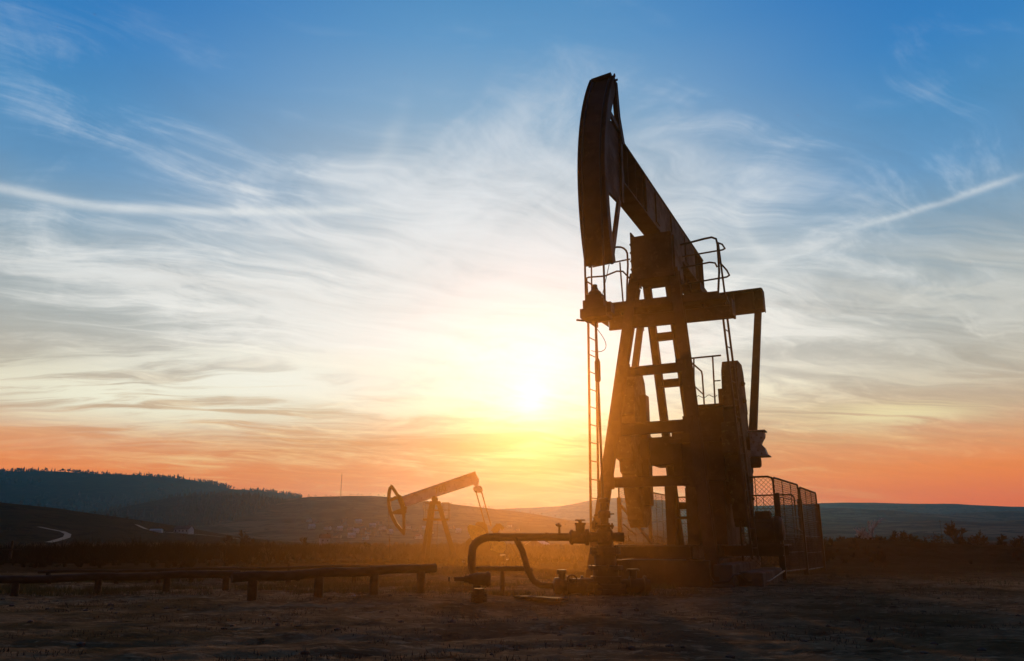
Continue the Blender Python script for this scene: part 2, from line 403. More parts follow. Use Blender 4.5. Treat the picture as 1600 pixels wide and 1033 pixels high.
c = N.mix(N.m('MULTIPLY', N.ss(N.noise(v, .35, 5, .6), .50, .62), .55), c, (.034,.038,.016,1))
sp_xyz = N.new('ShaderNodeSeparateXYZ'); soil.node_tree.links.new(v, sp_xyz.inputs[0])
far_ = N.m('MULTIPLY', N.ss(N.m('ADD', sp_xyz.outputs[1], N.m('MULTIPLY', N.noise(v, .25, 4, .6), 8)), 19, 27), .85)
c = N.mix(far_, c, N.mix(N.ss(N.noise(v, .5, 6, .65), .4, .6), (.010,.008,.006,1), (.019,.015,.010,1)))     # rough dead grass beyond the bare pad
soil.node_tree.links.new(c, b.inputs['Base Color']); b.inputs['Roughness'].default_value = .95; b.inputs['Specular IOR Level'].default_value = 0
bn = N.new('ShaderNodeBump'); bn.inputs['Distance'].default_value = .07
h = N.m('ADD', N.noise(mp2.outputs[0], 5, 9, .72, .6), N.m('MULTIPLY', N.noise(v, 22, 5, .6), .35))
soil.node_tree.links.new(h, bn.inputs['Height']); soil.node_tree.links.new(bn.outputs[0], b.inputs['Normal'])
ys = np.concatenate([np.linspace(-12, 2.4, 40)[:-1], np.linspace(2.4, 20, 400)[:-1], np.linspace(20, 70, 200)[:-1], np.geomspace(70, 9000, 60)])
t = np.linspace(-1, 1, 560); xs = 26*t+ 11000*np.sign(t)*np.abs(t)**15
gx, gy = np.meshgrid(xs, ys)
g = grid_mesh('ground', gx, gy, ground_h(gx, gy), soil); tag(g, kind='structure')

# ------------------------------------------------------------------ hills
def hillmat(name, c1, c2, c3, s):
    m = bpy.data.materials.new(name); m.use_nodes = True; N = NT(m.node_tree); b = m.node_tree.nodes['Principled BSDF']
    tcn = N.new('ShaderNodeTexCoord'); mp = N.new('ShaderNodeMapping'); mp.inputs['Scale'].default_value = (s, s*.8, s*6)
    m.node_tree.links.new(tcn.outputs['Object'], mp.inputs[0])
    c = N.mix(N.ss(N.noise(mp.outputs[0], 1, 7, .62, .6), .42, .58), (*c1,1), (*c2,1))
    c = N.mix(N.ss(N.noise(mp.outputs[0], 2.3, 5, .6, 1.5), .52, .60), c, (*c3,1))
    m.node_tree.links.new(c, b.inputs['Base Color']); b.inputs['Roughness'].default_value = 1.0; b.inputs['Specular IOR Level'].default_value = 0
    return m
hm_forest = hillmat('forested_hillside', (.005,.009,.009), (.008,.012,.009), (.016,.019,.013), .006)
hm_field  = hillmat('fields_and_scrub', (.022,.020,.014), (.075,.062,.038), (.007,.008,.007), .008)
hm_valley = hillmat('patchwork_valley_slopes', (.010,.012,.010), (.085,.078,.055), (.004,.006,.006), .005)
hm_near   = hillmat('rough_pasture', (.013,.015,.008), (.021,.018,.010), (.008,.009,.006), .02)
HILLS = {}
def hill(name, pts, D, foot, rise, mat, label=None, seed=0, rough=1.0, back=None, nx=300, ny=50):
    """a real ridge: crest line through the given azimuths at distance D, sloping down towards the viewer over `foot` metres"""
    P = [at(px, py, D) for px, py in pts]
    px_ = np.array([p.x for p in P]); pz = np.array([p.z for p in P])
    xs = np.linspace(px_[0], px_[-1], nx); cz = np.interp(xs, px_, pz)
    k = np.ones(9)/9; cz = np.convolve(np.pad(cz, 4, mode='edge'), k, 'valid')
    back = back or foot
    tt = np.concatenate([np.linspace(-1, 0, ny), np.linspace(0, 1, 14)[1:]])
    X, T = np.meshgrid(xs, tt); CZ = np.broadcast_to(cz, X.shape)
    Yw = D + np.where(T < 0, T*foot, T*back)
    prof = np.where(T < 0, (1-smooth(0, 1, -T))**rise, 1-smooth(0, 1, T))
    base = -4.0
    Z = base + (CZ-base)*prof
    amp = (CZ-base)*.16*rough*np.clip(-T*4, 0, 1)*np.clip((1+T)*3, 0, 1)
    Z = Z + amp*fbm(X/(foot*.35), Yw/(foot*.5), 5, seed)
    Z = Z + (CZ-base)*.012*rough*fbm(X/(foot*.04), Yw/(foot*.3), 3, seed+40)
    o = grid_mesh(name, X, Yw, Z, mat); tag(o, kind='structure')
    HILLS[name] = (xs, Yw[:,0], Z); return o
def hill_z(name, x, y):
    xs, ys, Z = HILLS[name]
    j = np.clip(np.searchsorted(xs, x)-1, 0, len(xs)-2); i = np.clip(np.searchsorted(ys, y)-1, 0, len(ys)-2)
    fx = np.clip((x-xs[j])/(xs[j+1]-xs[j]), 0, 1); fy = np.clip((y-ys[i])/(ys[i+1]-ys[i]), 0, 1)
    return (Z[i,j]*(1-fx)+Z[i,j+1]*fx)*(1-fy)+(Z[i+1,j]*(1-fx)+Z[i+1,j+1]*fx)*fy
def hill_point(name, px, py):
    """first place where the view ray meets the hill"""
    xs, ys, Z = HILLS[name]; best = None
    d = at(px, py, 1000.0)-Vector((0,0,CAMZ))
    for Yd in np.linspace(ys[0], ys[-1], 500):
        p = Vector((0,0,CAMZ))+d*(Yd/1000.0)
        if xs[0] < p.x < xs[-1] and float(hill_z(name, p.x, p.y)) >= p.z: return Vector((p.x, p.y, float(hill_z(name, p.x, p.y))))
    return None
hill('far_hills', [(500,800),(700,798),(770,797),(800,795),(850,793),(880,791),(905,786),(925,781),(960,778),(1010,781),(1060,786),(1120,790),(1180,791),(1240,789),(1290,786),(1340,786),(1400,787),(1440,788),(1470,787),(1510,790),(1560,792),(1610,793),(1700,792),(1900,796)],
     5400, 1400, 1.0, hm_field, seed=3, rough=.5)
hill('wooded_hills', [(-330,748),(-200,742),(-100,736),(0,737),(60,737),(110,739),(160,744),(215,747),(265,749),(310,752),(345,760),(375,768),(400,769),(440,771),(470,777),(500,790),(560,812),(640,830)],
     3600, 1700, 1.1, hm_forest, seed=7, rough=.9)
hill('village_hill', [(200,820),(260,800),(300,790),(340,783),(380,781),(430,782),(470,780),(510,778),(560,777),(600,777),(640,780),(690,786),(730,791),(780,797),(830,803),(880,812),(930,820),(1000,830),(1100,838)],
     2300, 1250, 1.15, hm_field, seed=11, rough=.7)
hill('wooded_spur', [(90,830),(150,812),(200,798),(240,789),(270,782),(300,777),(330,774),(370,775),(410,776),(440,780),(465,792),(500,812),(540,830)],
     2050, 800, 1.2, hm_forest, seed=15, rough=.7)
hill('right_hills', [(900,840),(1000,822),(1100,806),(1200,798),(1290,794),(1340,797),(1380,801),(1440,806),(1480,803),(1540,800),(1600,799),(1700,796),(1900,800)],
     3900, 2200, 1.1, hm_valley, seed=19, rough=.8)
hill('low_hills', [(1000,850),(1100,838),(1200,828),(1290,822),(1360,818),(1430,814),(1500,818),(1580,813),(1680,808),(1900,812)],
     2500, 1300, 1.1, hm_valley, seed=29, rough=.9)
hill('pasture_hill', [(-420,770),(-300,776),(-120,778),(-40,781),(0,785),(50,790),(100,798),(150,805),(200,813),(250,825),(290,833),(340,841),(400,846),(460,852),(520,858)],
     620, 430, 1.1, hm_near, seed=23, rough=.5)

rng = np.random.default_rng(5)
def cones(pos, h, r, n=5):
    """rough fir shapes: stacked ragged skirts"""
    T = []
    for (x, y, z), hh, rr in zip(pos, h, r):
        for lv in range(3):
            z0 = z+hh*(.02+.27*lv); z1 = z+hh*(.5+.25*lv); r0 = rr*(1-.28*lv)
            a0 = rng.uniform(0, 6.28)
            A = [(x+r0*math.cos(a0+2*math.pi*k/n)*rng.uniform(.6,1.2), y+r0*math.sin(a0+2*math.pi*k/n)*rng.uniform(.6,1.2), z0+rng.uniform(-.05,.05)*hh) for k in range(n)]
            for k in range(n): T.append((A[k], A[(k+1) % n], (x, y, z1)))
    return np.array(T, dtype=np.float32)
def puffs(pos, h, r, n=26, leaf=.22):
    """rounded bare crowns: many small twig-mass faces spread through the crown"""
    T = []
    for (x, y, z), hh, rr in zip(pos, h, r):
        T.append(((x-.02*hh, y, z), (x+.02*hh, y, z), (x, y, z+hh*.7)))
        d = rng.normal(size=(n, 3)); d /= np.linalg.norm(d, axis=1)[:, None]; d *= rng.uniform(.4, 1, (n, 1))
        c = np.array([x, y, z+hh*.62])+d*np.array([rr, rr, hh*.40])
        for q in c:
            e = rng.normal(size=(3, 3))*rr*leaf; T.append((q+e[0], q+e[1], q+e[2]))
    return np.array([np.array(t_) for t_ in T], dtype=np.float32)
def scatter(name, x0, x1, y0, y1, n, dens=None):
    x = rng.uniform(x0, x1, n); y = rng.uniform(y0, y1, n)
    if dens is not None: k = dens(x, y) > rng.uniform(0, 1, n); x, y = x[k], y[k]
    return np.stack([x, y, hill_z(name, x, y)], 1)
# woods on the far ridge: thick along the crest, clearings lower down
p1 = scatter('wooded_hills', -2900, -900, 3560, 3680, 1500, lambda x, y: np.clip(.45+1.6*fbm(x/160, y/90, 3, 2), .06, 1))
p2 = scatter('wooded_hills', -2900, -900, 2500, 3600, 2600, lambda x, y: np.clip(.5+2.2*fbm(x/420, y/300, 3, 31), 0, 1))
p3 = scatter('wooded_hills', -2900, -1050, 3575, 3612, 900, lambda x, y: np.clip(.15+3.0*fbm(x/70, y/900, 4, 77), .03, 1))
p = np.concatenate([p1, p2, p3]); hh = np.concatenate([rng.uniform(9, 21, len(p1)+len(p2)), 5+19*rng.random(len(p3))**1.6])
half = rng.random(len(p)) < .5; wd = hh*rng.uniform(.18, .36, len(hh))
tag(tri_cloud('ridge_forest', np.concatenate([cones(p[half], hh[half], wd[half]), puffs(p[~half], hh[~half]*.8, wd[~half]*1.5, 14, .35)]), M['needle']), 'dark conifer wood along the skyline of the left ridge', 'forest', kind='stuff')
p = scatter('wooded_spur', -1150, -560, 1500, 2080, 2600, lambda x, y: np.clip(.6+2*fbm(x/200, y/200, 3, 33), 0, 1)); hh = rng.uniform(7, 13, len(p))
tag(tri_cloud('spur_forest', cones(p, hh, hh*.24, 4), M['needle']), 'dark wood covering the low round hill left of the village', 'forest', kind='stuff')
p = scatter('village_hill', -900, 650, 1500, 2310, 1500, lambda x, y: np.clip(.25+1.9*fbm(x/160, y/90, 3, 35), 0, 1)); hh = rng.uniform(3, 8, len(p))
tag(tri_cloud('hillside_bushes', puffs(p, hh, hh*.5, 8), M['twig']), 'scattered hedges and bushes on the village hillside', 'bushes', kind='stuff')
p = scatter('right_hills', -200, 3300, 2400, 3900, 1800, lambda x, y: np.clip(.3+1.9*fbm(x/320, y/160, 3, 37), 0, 1)); hh = rng.uniform(6, 14, len(p))
tag(tri_cloud('valley_bushes', puffs(p, hh, hh*.55, 8), M['needle']), 'dark hedgerows across the wide valley slope on the right', 'bushes', kind='stuff')
p = scatter('pasture_hill', -620, -150, 330, 640, 900, lambda x, y: np.clip(.15+1.9*fbm(x/60, y/50, 3, 39)+.5*(y > 585), 0, 1)); hh = rng.uniform(1.2, 3.6, len(p))
tag(tri_cloud('pasture_bushes', puffs(p, hh, hh*.5, 16), M['needle']), 'low bushes and saplings on the dark slope at left', 'bushes', kind='stuff')

# tracks on the near slope: a strip laid on the hill
def strip(name, pix, w, hillname):
    P = [hill_point(hillname, *q) for q in pix]; P = [q for q in P if q]
    pts = []
    for a, b_ in zip(P[:-1], P[1:]):
        for k in range(10): pts.append(a.lerp(b_, k/10))
    pts.append(P[-1]); V = []; F = []
    for i, q in enumerate(pts):
        d = (pts[min(i+1, len(pts)-1)]-pts[max(i-1, 0)]); d.z = 0; d.normalize(); n = Vector((-d.y, d.x, 0))
        for s_ in (-1, -.33, .33, 1):
            r = q+n*(w/2*s_); r.z = float(hill_z(hillname, r.x, r.y))+.5; V.append(r)
    for i in range(len(pts)-1):
        for k in range(3): F.append((i*4+k, i*4+k+1, (i+1)*4+k+1, (i+1)*4+k))
    mb = MB(); mb.add(V, F, True); return tag(mb.build(name, M['roadm']), kind='structure')
strip('dirt_road', [(60,825),(82,829),(97,832),(106,836),(104,841),(92,845),(76,849)], 3.6, 'pasture_hill')
strip('farm_road', [(213,821),(228,828),(250,832),(290,835),(330,838),(360,841),(395,846)], 3.4, 'pasture_hill')

# ------------------------------------------------------------------ the large pumpjack
# local frame: s = metres behind the well along the beam, v = metres to the right of the beam, z = height
WELL = Vector((1.47, 12.6, 0)); TD = Vector((.4305, .9026, 0)); VD = Vector((.9026, -.4305, 0))
ROOT = WELL+TD*4.3
def q(s, v, z): return Vector((s-4.3, -v, z))
def wpt(s, v, z=0): return WELL+TD*s+VD*v+Vector((0,0,z))
pj = empty('pumpjack', ROOT, R(64.5))
tag(pj, 'large rusty pumpjack towering in the foreground, seen nearly head-on', 'pumpjack')
for v_ in (-1, 1):
    m_ = MB(); a, b_ = q(2.55, 1.18*v_, -.08), q(4.05, .44*v_-.02, 6.6)
    m_.ibeam(a, b_, .21, .21, (1,0,0), .022)
    m_.bar(a+Vector((.115,0,.2)), b_+Vector((.115,0,-.3)), .15, .012, (1,0,0))
    m_.box(a+Vector((-.22,-.22,.0)), a+Vector((.22,.22,.11)))
    for k in range(6):
        p_ = a.lerp(b_, .12+.15*k); m_.bar(p_-Vector((.1,.0,.0)), p_+Vector((.1,0,0)), .012, .16, (0,0,1))
    m_.build('leg', M['rust'], pj)
for v_ in (-1, 1):
    m_ = MB(); a, b_ = q(6.75, -.12+.31*v_, .62), q(4.72, -.13+.26*v_, 6.6)
    m_.ibeam(a, b_, .17, .17, (0,1,0), .02); m_.box(a+Vector((-.18,-.16,-.12)), a+Vector((.18,.16,.03)))
    m_.build('leg', M['rust'], pj)
def leg_v(z): return 1.18+(z+.08)*(.44-1.18)/6.53
def leg_s(z): return 2.55+(z+.08)*1.47/6.53
def rear_s(z): return 6.75-(z-.62)*2.03/5.98
for z_, h_ in ((4.28, .19), (3.02, .24), (1.93, .20)):
    m_ = MB(); m_.ibeam(q(leg_s(z_)+.02, -leg_v(z_), z_), q(leg_s(z_)+.02, leg_v(z_), z_), .12, h_)
    for e in (-1, 1): m_.box(q(leg_s(z_)-.13, e*(leg_v(z_)-.20), z_-h_*.7), q(leg_s(z_)-.115, e*(leg_v(z_)+.02), z_+h_*.7))
    m_.build('cross_brace', M['rust'], pj)
for z_, h_ in ((4.36, .18), (5.40, .18), (2.95, .18), (1.6, .16)):
    MB().ibeam(q(rear_s(z_)+.03, -.45, z_), q(rear_s(z_)+.03, .22, z_), .12, h_).build('cross_brace', M['rust'], pj)
# mast head with bearing
m_ = MB(); m_.box(q(3.85, -.47, 6.50), q(4.85, .44, 7.46)); m_.box(q(3.80, -.50, 6.40), q(4.25, .47, 6.50))
m_.box(q(3.9, -.51, 6.45), q(4.60, -.475, 7.60)); m_.box(q(3.95, .445, 6.5), q(4.70, .48, 7.40))
for z_ in (6.7, 6.9, 7.1, 7.3):
    m_.lathe(q(3.95, -.50, z_)+Vector((-.06,0,0)), (1,0,0), [(0,.03),(.07,.03)], 6); m_.lathe(q(4.1,-.51,z_), (0,1,0), [(0,.022),(.04,.022)], 6)
m_.build('mast_head', M['rust'], pj, .008)
m_ = MB(); m_.lathe(q(4.3, -.52, 7.22), (0,-1,0), [(0,.22),(.3,.22),(.3,.15),(.74,.15),(.74,.22),(1.0,.22)], 20)
m_.box(q(4.0,-.30,7.18), q(4.6,.30,7.497)); m_.build('saddle_bearing', M['dark'], pj, .01)
# walking beam
m_ = MB(); Z0, Z1 = 7.50, 8.45
m_.box(q(1.0,-.20,Z0), q(8.72,.20,Z0+.04)); m_.box(q(1.0,-.20,Z1-.04), q(8.72,.20,Z1)); m_.box(q(1.0,-.02,Z0+.04), q(8.72,.02,Z1-.04))
for e in (-1, 1):                                          # boxed cover plates along the middle, stiffeners elsewhere
    m_.box(q(2.9, e*.165, Z0+.043), q(7.6, e*.185, Z1-.043))
    for s_ in (1.55, 2.1, 2.6, 7.9, 8.25, 8.64): m_.box(q(s_, e*.022, Z0+.042), q(s_+.025, e*.19, Z1-.042))
for s_ in (3.6, 5.0, 6.4): m_.box(q(s_, -.215, Z0+.12), q(s_+.30, -.187, Z1-.12)); m_.box(q(s_, .187, Z0+.12), q(s_+.30, .215, Z1-.12))
beam = m_.build('walking_beam', M['rust'], pj, .006)
m_ = MB(); m_.tube([q(1.35,.05,Z1+.001), q(1.35,.05,Z1+.10)], .03, 8); m_.tube([q(1.35,-.02,Z1+.10), q(1.35,.19,Z1+.13)], .022, 8); m_.box(q(1.2,-.1,Z1+.001), q(1.55,.16,Z1+.03))
m_.build('lifting_lug', M['dark'], beam)
m_ = MB(); m_.box(q(7.7,-.26,7.28), q(8.75,.26,7.497)); m_.box(q(8.0,-.34,6.98), q(8.62,.34,7.28))
m_.lathe(q(8.3,-.5,7.02), (0,-1,0), [(0,.15),(1.0,.15)], 16); m_.prism([q(7.0,-.03,7.497), q(7.72,-.03,7.497), q(7.72,-.03,7.2)], (0,-.06,0))
m_.build('tail_bearing', M['rust'], pj, .01)
# horse head
CSN, CZ, RH = 4.29, 7.0, 4.4
def hp(r, a, v): return q(CSN-r*math.cos(R(a)), v, CZ+r*math.sin(R(a)))
hh_ = MB(); A0, A1, NA = -20.0, 36.0, 30
an = [A0+(A1-A0)*k/NA for k in range(NA+1)]
def band(mb, r0, r1, v0, v1):
    V = []
    for a in an: V += [hp(r0,a,v0), hp(r0,a,v1), hp(r1,a,v1), hp(r1,a,v0)]
    F = []
    for k in range(NA):
        o = 4*k; n_ = o+4
        for e in range(4): F.append((o+e, o+(e+1) % 4, n_+(e+1) % 4, n_+e))
    F += [(0,1,2,3), (4*NA+3, 4*NA+2, 4*NA+1, 4*NA)]
    mb.add(V, F)
band(hh_, RH, RH-.025, -.26, .26)
band(hh_, RH-.026, RH-.24, -.235, -.21); band(hh_, RH-.026, RH-.24, .21, .235)
band(hh_, RH+.03, RH+.001, -.26, -.235); band(hh_, RH+.03, RH+.001, .235, .26)
band(hh_, RH-.215, RH-.24, -.205, .205)
head = hh_.build('horse_head', M['rust'], pj)
m_ = MB()
for e in (-1, 1):
    v_ = .205*e
    m_.bar(hp(RH-.13, 35.5, v_), q(.93, v_, 8.75), .09, .15, (1,0,0)); m_.bar(q(.93, v_, 8.75), q(1.16, v_, 8.30), .09, .16, (1,0,0))
    m_.bar(q(.20,v_,5.53), q(.82,v_,6.98), .05, .13, (1,0,-.4)); m_.bar(q(1.02,v_,7.0), q(1.08,v_,8.4), .05, .10, (1,0,0))
    m_.bar(hp(RH-.2, 22.5, v_), q(1.05, v_, 8.52), .045, .11, (0,0,1))
    w0 = .185 if e > 0 else -.20
    m_.prism([hp(RH-.22,20,w0), q(.95,w0,8.66), q(1.15,w0,8.40), q(1.30,w0,7.60), q(1.15,w0,7.15), q(.85,w0,6.90), hp(RH-.22,-2,w0)], (0, .012, 0))
    m_.prism([hp(RH-.22,1,w0), q(.85,w0,7.05), q(.85,w0,6.90), hp(RH-.22,-2,w0)], (0, -.035*e, 0))
m_.bar(q(1.0,-.18,8.55), q(1.0,.18,8.55), .1, .06); m_.bar(q(.9,-.18,7.2), q(.9,.18,7.2), .1, .06)
m_.bar(hp(RH-.1,35.6,-.26), hp(RH-.1,35.6,.26), .22, .04, (-.6,0,.8))
m_.tube([hp(RH+.02, 35, -.20), hp(RH+.05, 35, .20)], .05, 10)
m_.build('head_frame', M['rust'], head)
for v_ in (-.17, .17):
    MB().tube([hp(RH+.015, 34-2*k, v_) for k in range(18)]+[hp(RH+.015, -.5, v_), q(-.11, v_, 4.72)], .019, 8).build('bridle_cable', M['cable'], pj)
m_ = MB(); m_.box(q(-.24,-.24,4.44), q(.10,.22,4.60)); m_.box(q(-.20,-.20,4.601), q(.06,.17,4.76)); m_.box(q(-.18,-.15,4.761), q(.04,.13,4.86))
m_.lathe(q(-.07,-.02,4.861), (0,0,1), [(0,.11),(.05,.11),(.09,.07),(.14,.05),(.19,.045)], 14); m_.box(q(-.2,.225,4.5), q(.0,.30,4.68))
m_.tube([q(-.22,-.3,4.42), q(.0,-.26,4.46)], .02, 6)
m_.build('carrier_bar', M['dark'], pj, .006)
m_ = MB(); m_.tube([q(-.07,-.02,4.44), q(-.03,0,1.35)], .022, 8); m_.lathe(q(-.06,-.015,3.35), (0,0,1), [(0,.03),(.03,.05),(.34,.05),(.4,.03)], 10); m_.build('polished_rod', M['cable'], pj)
m_ = MB(); m_.tube([q(-.10+.02*math.sin(k*.5), -.10+.26*math.sin(k*math.pi/12), 4.40-.55*math.sin(k*math.pi/12*.62)) for k in range(13)], .006, 5)
MB().tube([q(.1,.2,5.45), q(0,.1,4.9)], .007, 5).build('safety_wire', M['cable'], pj)
m_.build('safety_wire', M['cable'], pj)
# service platform
def k_(s_, v, z): return q(s_+.07*v, v, z)
m_ = MB()
m_.ibeam(k_(3.9, -1.05, 5.48), k_(3.9, 1.56, 5.48), .10, .30); m_.ibeam(k_(4.72, -1.0, 5.66), k_(4.72, 1.5, 5.66), .10, .20)
m_.bar(k_(4.3,-1.05,5.80), k_(4.3,1.5,5.80), .92, .05)
m_.bar(k_(3.83,-1.02,5.86), k_(3.83,1.36,5.86), .02, .16)
m_.bar(k_(3.86,-1.52,5.76), k_(3.86,-1.06,5.76), .06, .16); m_.bar(k_(4.4,-1.52,5.76), k_(4.4,-1.06,5.76), .06, .16); m_.bar(k_(3.8,-1.53,5.72), k_(4.5,-1.53,5.72), .06, .26)
m_.prism([k_(3.87,-1.06,5.40), k_(3.87,-1.06,5.68), k_(3.87,-1.42,5.68)], (.04,0,0))
for v_ in (-.8,-.2,.4,1.0,1.45): m_.ibeam(k_(3.96,v_,5.66), k_(4.66,v_,5.66), .08, .18)
m_.bar(k_(3.84,1.60,5.58), k_(4.25,1.60,5.58), .05, .36)
for v_ in (-.9,-.6): m_.lathe(k_(3.83,v_,5.5)+Vector((-.03,0,0)), (1,0,0), [(0,.02),(.03,.02)], 6)
m_.build('platform', M['rust'], pj)
S0 = 3.86
for pts, r_ in (([k_(S0,-1.4,7.18), k_(S0,-.95,7.26), k_(S0,-.78,7.26)]+[k_(S0,-.78+.22*math.sin(R(a)),7.04+.22*math.cos(R(a))) for a in (20,40,60,80)]+[k_(S0,-.56,6.8), k_(S0,-.60,6.3), k_(S0,-.62,5.84)], .023),
    ([k_(S0,-1.38,6.86), k_(S0,-.90,6.90), k_(S0,-.50,6.93)], .018), ([k_(S0,-.74,6.88), k_(S0,-.70,5.85)], .018), ([k_(S0,-1.4,7.19), k_(S0,-1.42,5.80)], .018),
    ([k_(S0+.5,-1.50,6.55), k_(S0+.05,-1.55,6.55), k_(S0,-1.54,6.60), k_(S0,-1.48,6.62), k_(S0,-1.1,6.60), k_(S0,-.82,6.68), k_(S0,-.68,6.66), k_(S0,-.52,6.46)], .020), ([k_(S0+.02,-1.53,6.6), k_(S0,-1.50,5.82)], .018)):
    MB().tube(pts, r_, 7).build('railing', M['dark'], pj)
for pts, r_ in (([k_(3.9,.62,7.12), k_(3.9,1.15,7.19), k_(3.9,1.30,7.20), k_(3.9,1.39,7.15), k_(3.9,1.41,7.02), k_(3.92,1.40,6.4), k_(3.9,1.34,5.83)], .024),
    ([k_(3.92,1.42,7.06), k_(4.15,1.47,7.10), k_(4.48,1.47,7.12), k_(4.55,1.40,7.12), k_(4.55,.5,7.08)], .020), ([k_(3.9,.60,6.58), k_(3.9,1.22,6.63), k_(3.9,1.33,6.6), k_(3.9,1.37,6.5)], .020),
    ([k_(3.95,1.42,6.62), k_(4.2,1.52,6.50), k_(4.48,1.52,6.48), k_(4.55,1.45,6.47), k_(4.55,.5,6.42)], .020), ([k_(3.94,1.42,7.06), k_(4.5,1.40,5.83)], .022)):
    MB().tube(pts, r_, 7).build('railing', M['dark'], pj)
def ladder(a0, b0, a1, b1, step, r=.02):
    m = MB(); m.bar(a0, a1, r*2.1, r*2.1, (0,1,0)); m.bar(b0, b1, r*2.1, r*2.1, (0,1,0)); L = (a1-a0).length; n = int(L/step)
    for k in range(1, n+1):
        t_ = k*step/L
        if t_ < 1: m.tube([a0.lerp(a1, t_), b0.lerp(b1, t_)], .012, 6)
    return m.build('ladder', M['dark'], pj)
ladder(q(3.88,-1.56,5.64), q(4.28,-1.52,5.64), q(3.88,-1.64,.05), q(4.28,-1.60,.05), .395)
ladder(q(4.4,1.34,5.6), q(4.72,1.38,5.6), q(4.40,1.56,.45), q(4.72,1.62,.45), .38)
# equalizer, pitmans, cranks
m_ = MB(); m_.ibeam(q(8.2,-1.72,6.93), q(8.40,1.74,6.97), .34, .60, (0,0,1), .035); m_.box(q(8.2,1.741,6.66), q(8.58,1.77,7.24)); m_.box(q(8.13,-1.77,6.66), q(8.47,-1.721,7.22))
for v_ in (-1.0,-.5,.5,1.0,1.5): m_.box(q(8.16+.055*v_,v_,6.7), q(8.44+.055*v_,v_+.02,7.22))
m_.build('equalizer', M['rust'], pj, .01)
for e in (-1, 1):
    m_ = MB(); m_.bar(q(8.34,1.60*e,6.66), q(5.35 if e > 0 else 6.3,1.60*e,2.78), .11, .17, (0,1,0)); m_.box(q(8.2,1.52*e,6.5), q(8.42,1.64*e,6.66))
    m_.lathe(q(5.35 if e > 0 else 6.3,1.5*e,2.85), (0,-e,0), [(0,.15),(.2,.15)], 16)
    m_.build('pitman_arm', M['rust'], pj)
prof = [(5.72,4.80),(6.25,4.80),(6.42,4.60),(6.60,3.72),(6.64,3.68),(6.52,3.66),(6.52,3.34),(6.95,3.30),(7.0,2.62),(6.78,2.58),(6.74,2.34),(6.60,2.28),(6.52,1.95),(6.28,1.28),(6.10,1.10),(5.90,1.10),(5.72,1.28),(5.48,1.95),(5.40,2.28),(5.26,2.34),(5.22,2.58),(5.0,2.62),(5.05,3.30),(5.46,3.34),(5.46,3.66),(5.34,3.68),(5.40,3.72),(5.52,4.55)]
for e in (-1, 1):
    v0 = 1.02*e; m_ = MB().prism([q(s_, v0, z_) for s_, z_ in prof], (0, -.36*e, 0))
    for z_ in (4.3, 3.9, 2.1, 1.7): m_.lathe(q(6.0, v0+.36*e, z_), (0,-e,0), [(0,.06),(.05,.06),(.05,.03),(.08,.03)], 10)
    cw = m_.build('counterweight', M['weight'], pj, .02)
    m_ = MB(); m_.bar(q(6.0,.93*e,1.6), q(6.0,.93*e,4.2), .30, .14, (0,1,0)); m_.lathe(q(6.0,.80*e,2.9), (0,-e,0), [(0,.28),(.22,.28)], 20); m_.build('crank', M['rust'], cw)
m_ = MB(); m_.lathe(q(6.0,-1.02,2.9), (0,-1,0), [(0,.11),(2.04,.11)], 16); m_.build('crankshaft', M['dark'], pj)
# gearbox on its pedestal
m_ = MB()
m_.box(q(5.66,-.76,2.50), q(6.5,-.21,3.14))
m_.box(q(5.52,-.20,2.20), q(7.8,.95,3.22)); m_.prism([q(5.52,.40,3.221), q(5.52,.40,3.70), q(5.62,.40,3.74), q(7.55,.40,3.74), q(7.7,.40,3.6), q(7.7,.40,3.221)], (0,-.60,0))
m_.box(q(5.42,.36,3.741), q(7.75,1.06,3.79)); m_.box(q(5.46,-.24,2.95), q(5.519,.92,3.05)); m_.box(q(5.40,-.3,2.08), q(7.95,.98,2.198))
for v_ in (0,.3,.6): m_.box(q(5.48,v_,2.2), q(5.519,v_+.03,2.94))
m_.lathe(q(7.2,.88,3.2), (0,-1,0), [(0,.3),(.1,.3),(.1,.55),(.34,.55),(.34,.12)], 28)
m_.build('gearbox', M['rust'], pj, .01)
m_ = MB(); m_.box(q(5.5,.06,.72), q(7.8,.30,2.078)); m_.box(q(5.5,.42,.72), q(7.8,.90,2.078)); m_.box(q(5.5,-.42,.72), q(5.72,-.22,2.078)); m_.box(q(7.5,-.42,.72), q(7.8,-.2,2.078))
m_.bar(q(5.55,-.35,1.3), q(5.55,.1,1.3), .06, .06); m_.bar(q(5.6,.3,1.65), q(5.6,.42,1.65), .06, .3)
m_.build('pedestal', M['rust'], pj)
T_ = 4.90
for pts, r_ in (([q(5.50,1.05,T_), q(5.50,.40,T_), q(5.48,.31,T_), q(5.60,.28,T_-.01), q(6.9,.30,T_-.02), q(6.98,.30,T_-.1), q(6.98,.30,3.79)], .021),
    ([q(5.50,.43,T_), q(5.50,.37,3.79)], .019), ([q(5.50,.86,T_), q(5.50,.84,3.79)], .019), ([q(5.52,.33,4.32), q(6.9,.30,4.30)], .016),
    ([q(5.50,.25,4.34), q(5.50,.42,4.34)], .015), ([q(5.50,.84,4.32), q(5.50,1.0,4.32)], .015), ([q(5.5,.42+.06*k,3.98+.035*math.sin(k*1.6)) for k in range(9)], .008)):
    MB().tube(pts, r_, 7).build('railing', M['dark'], pj)
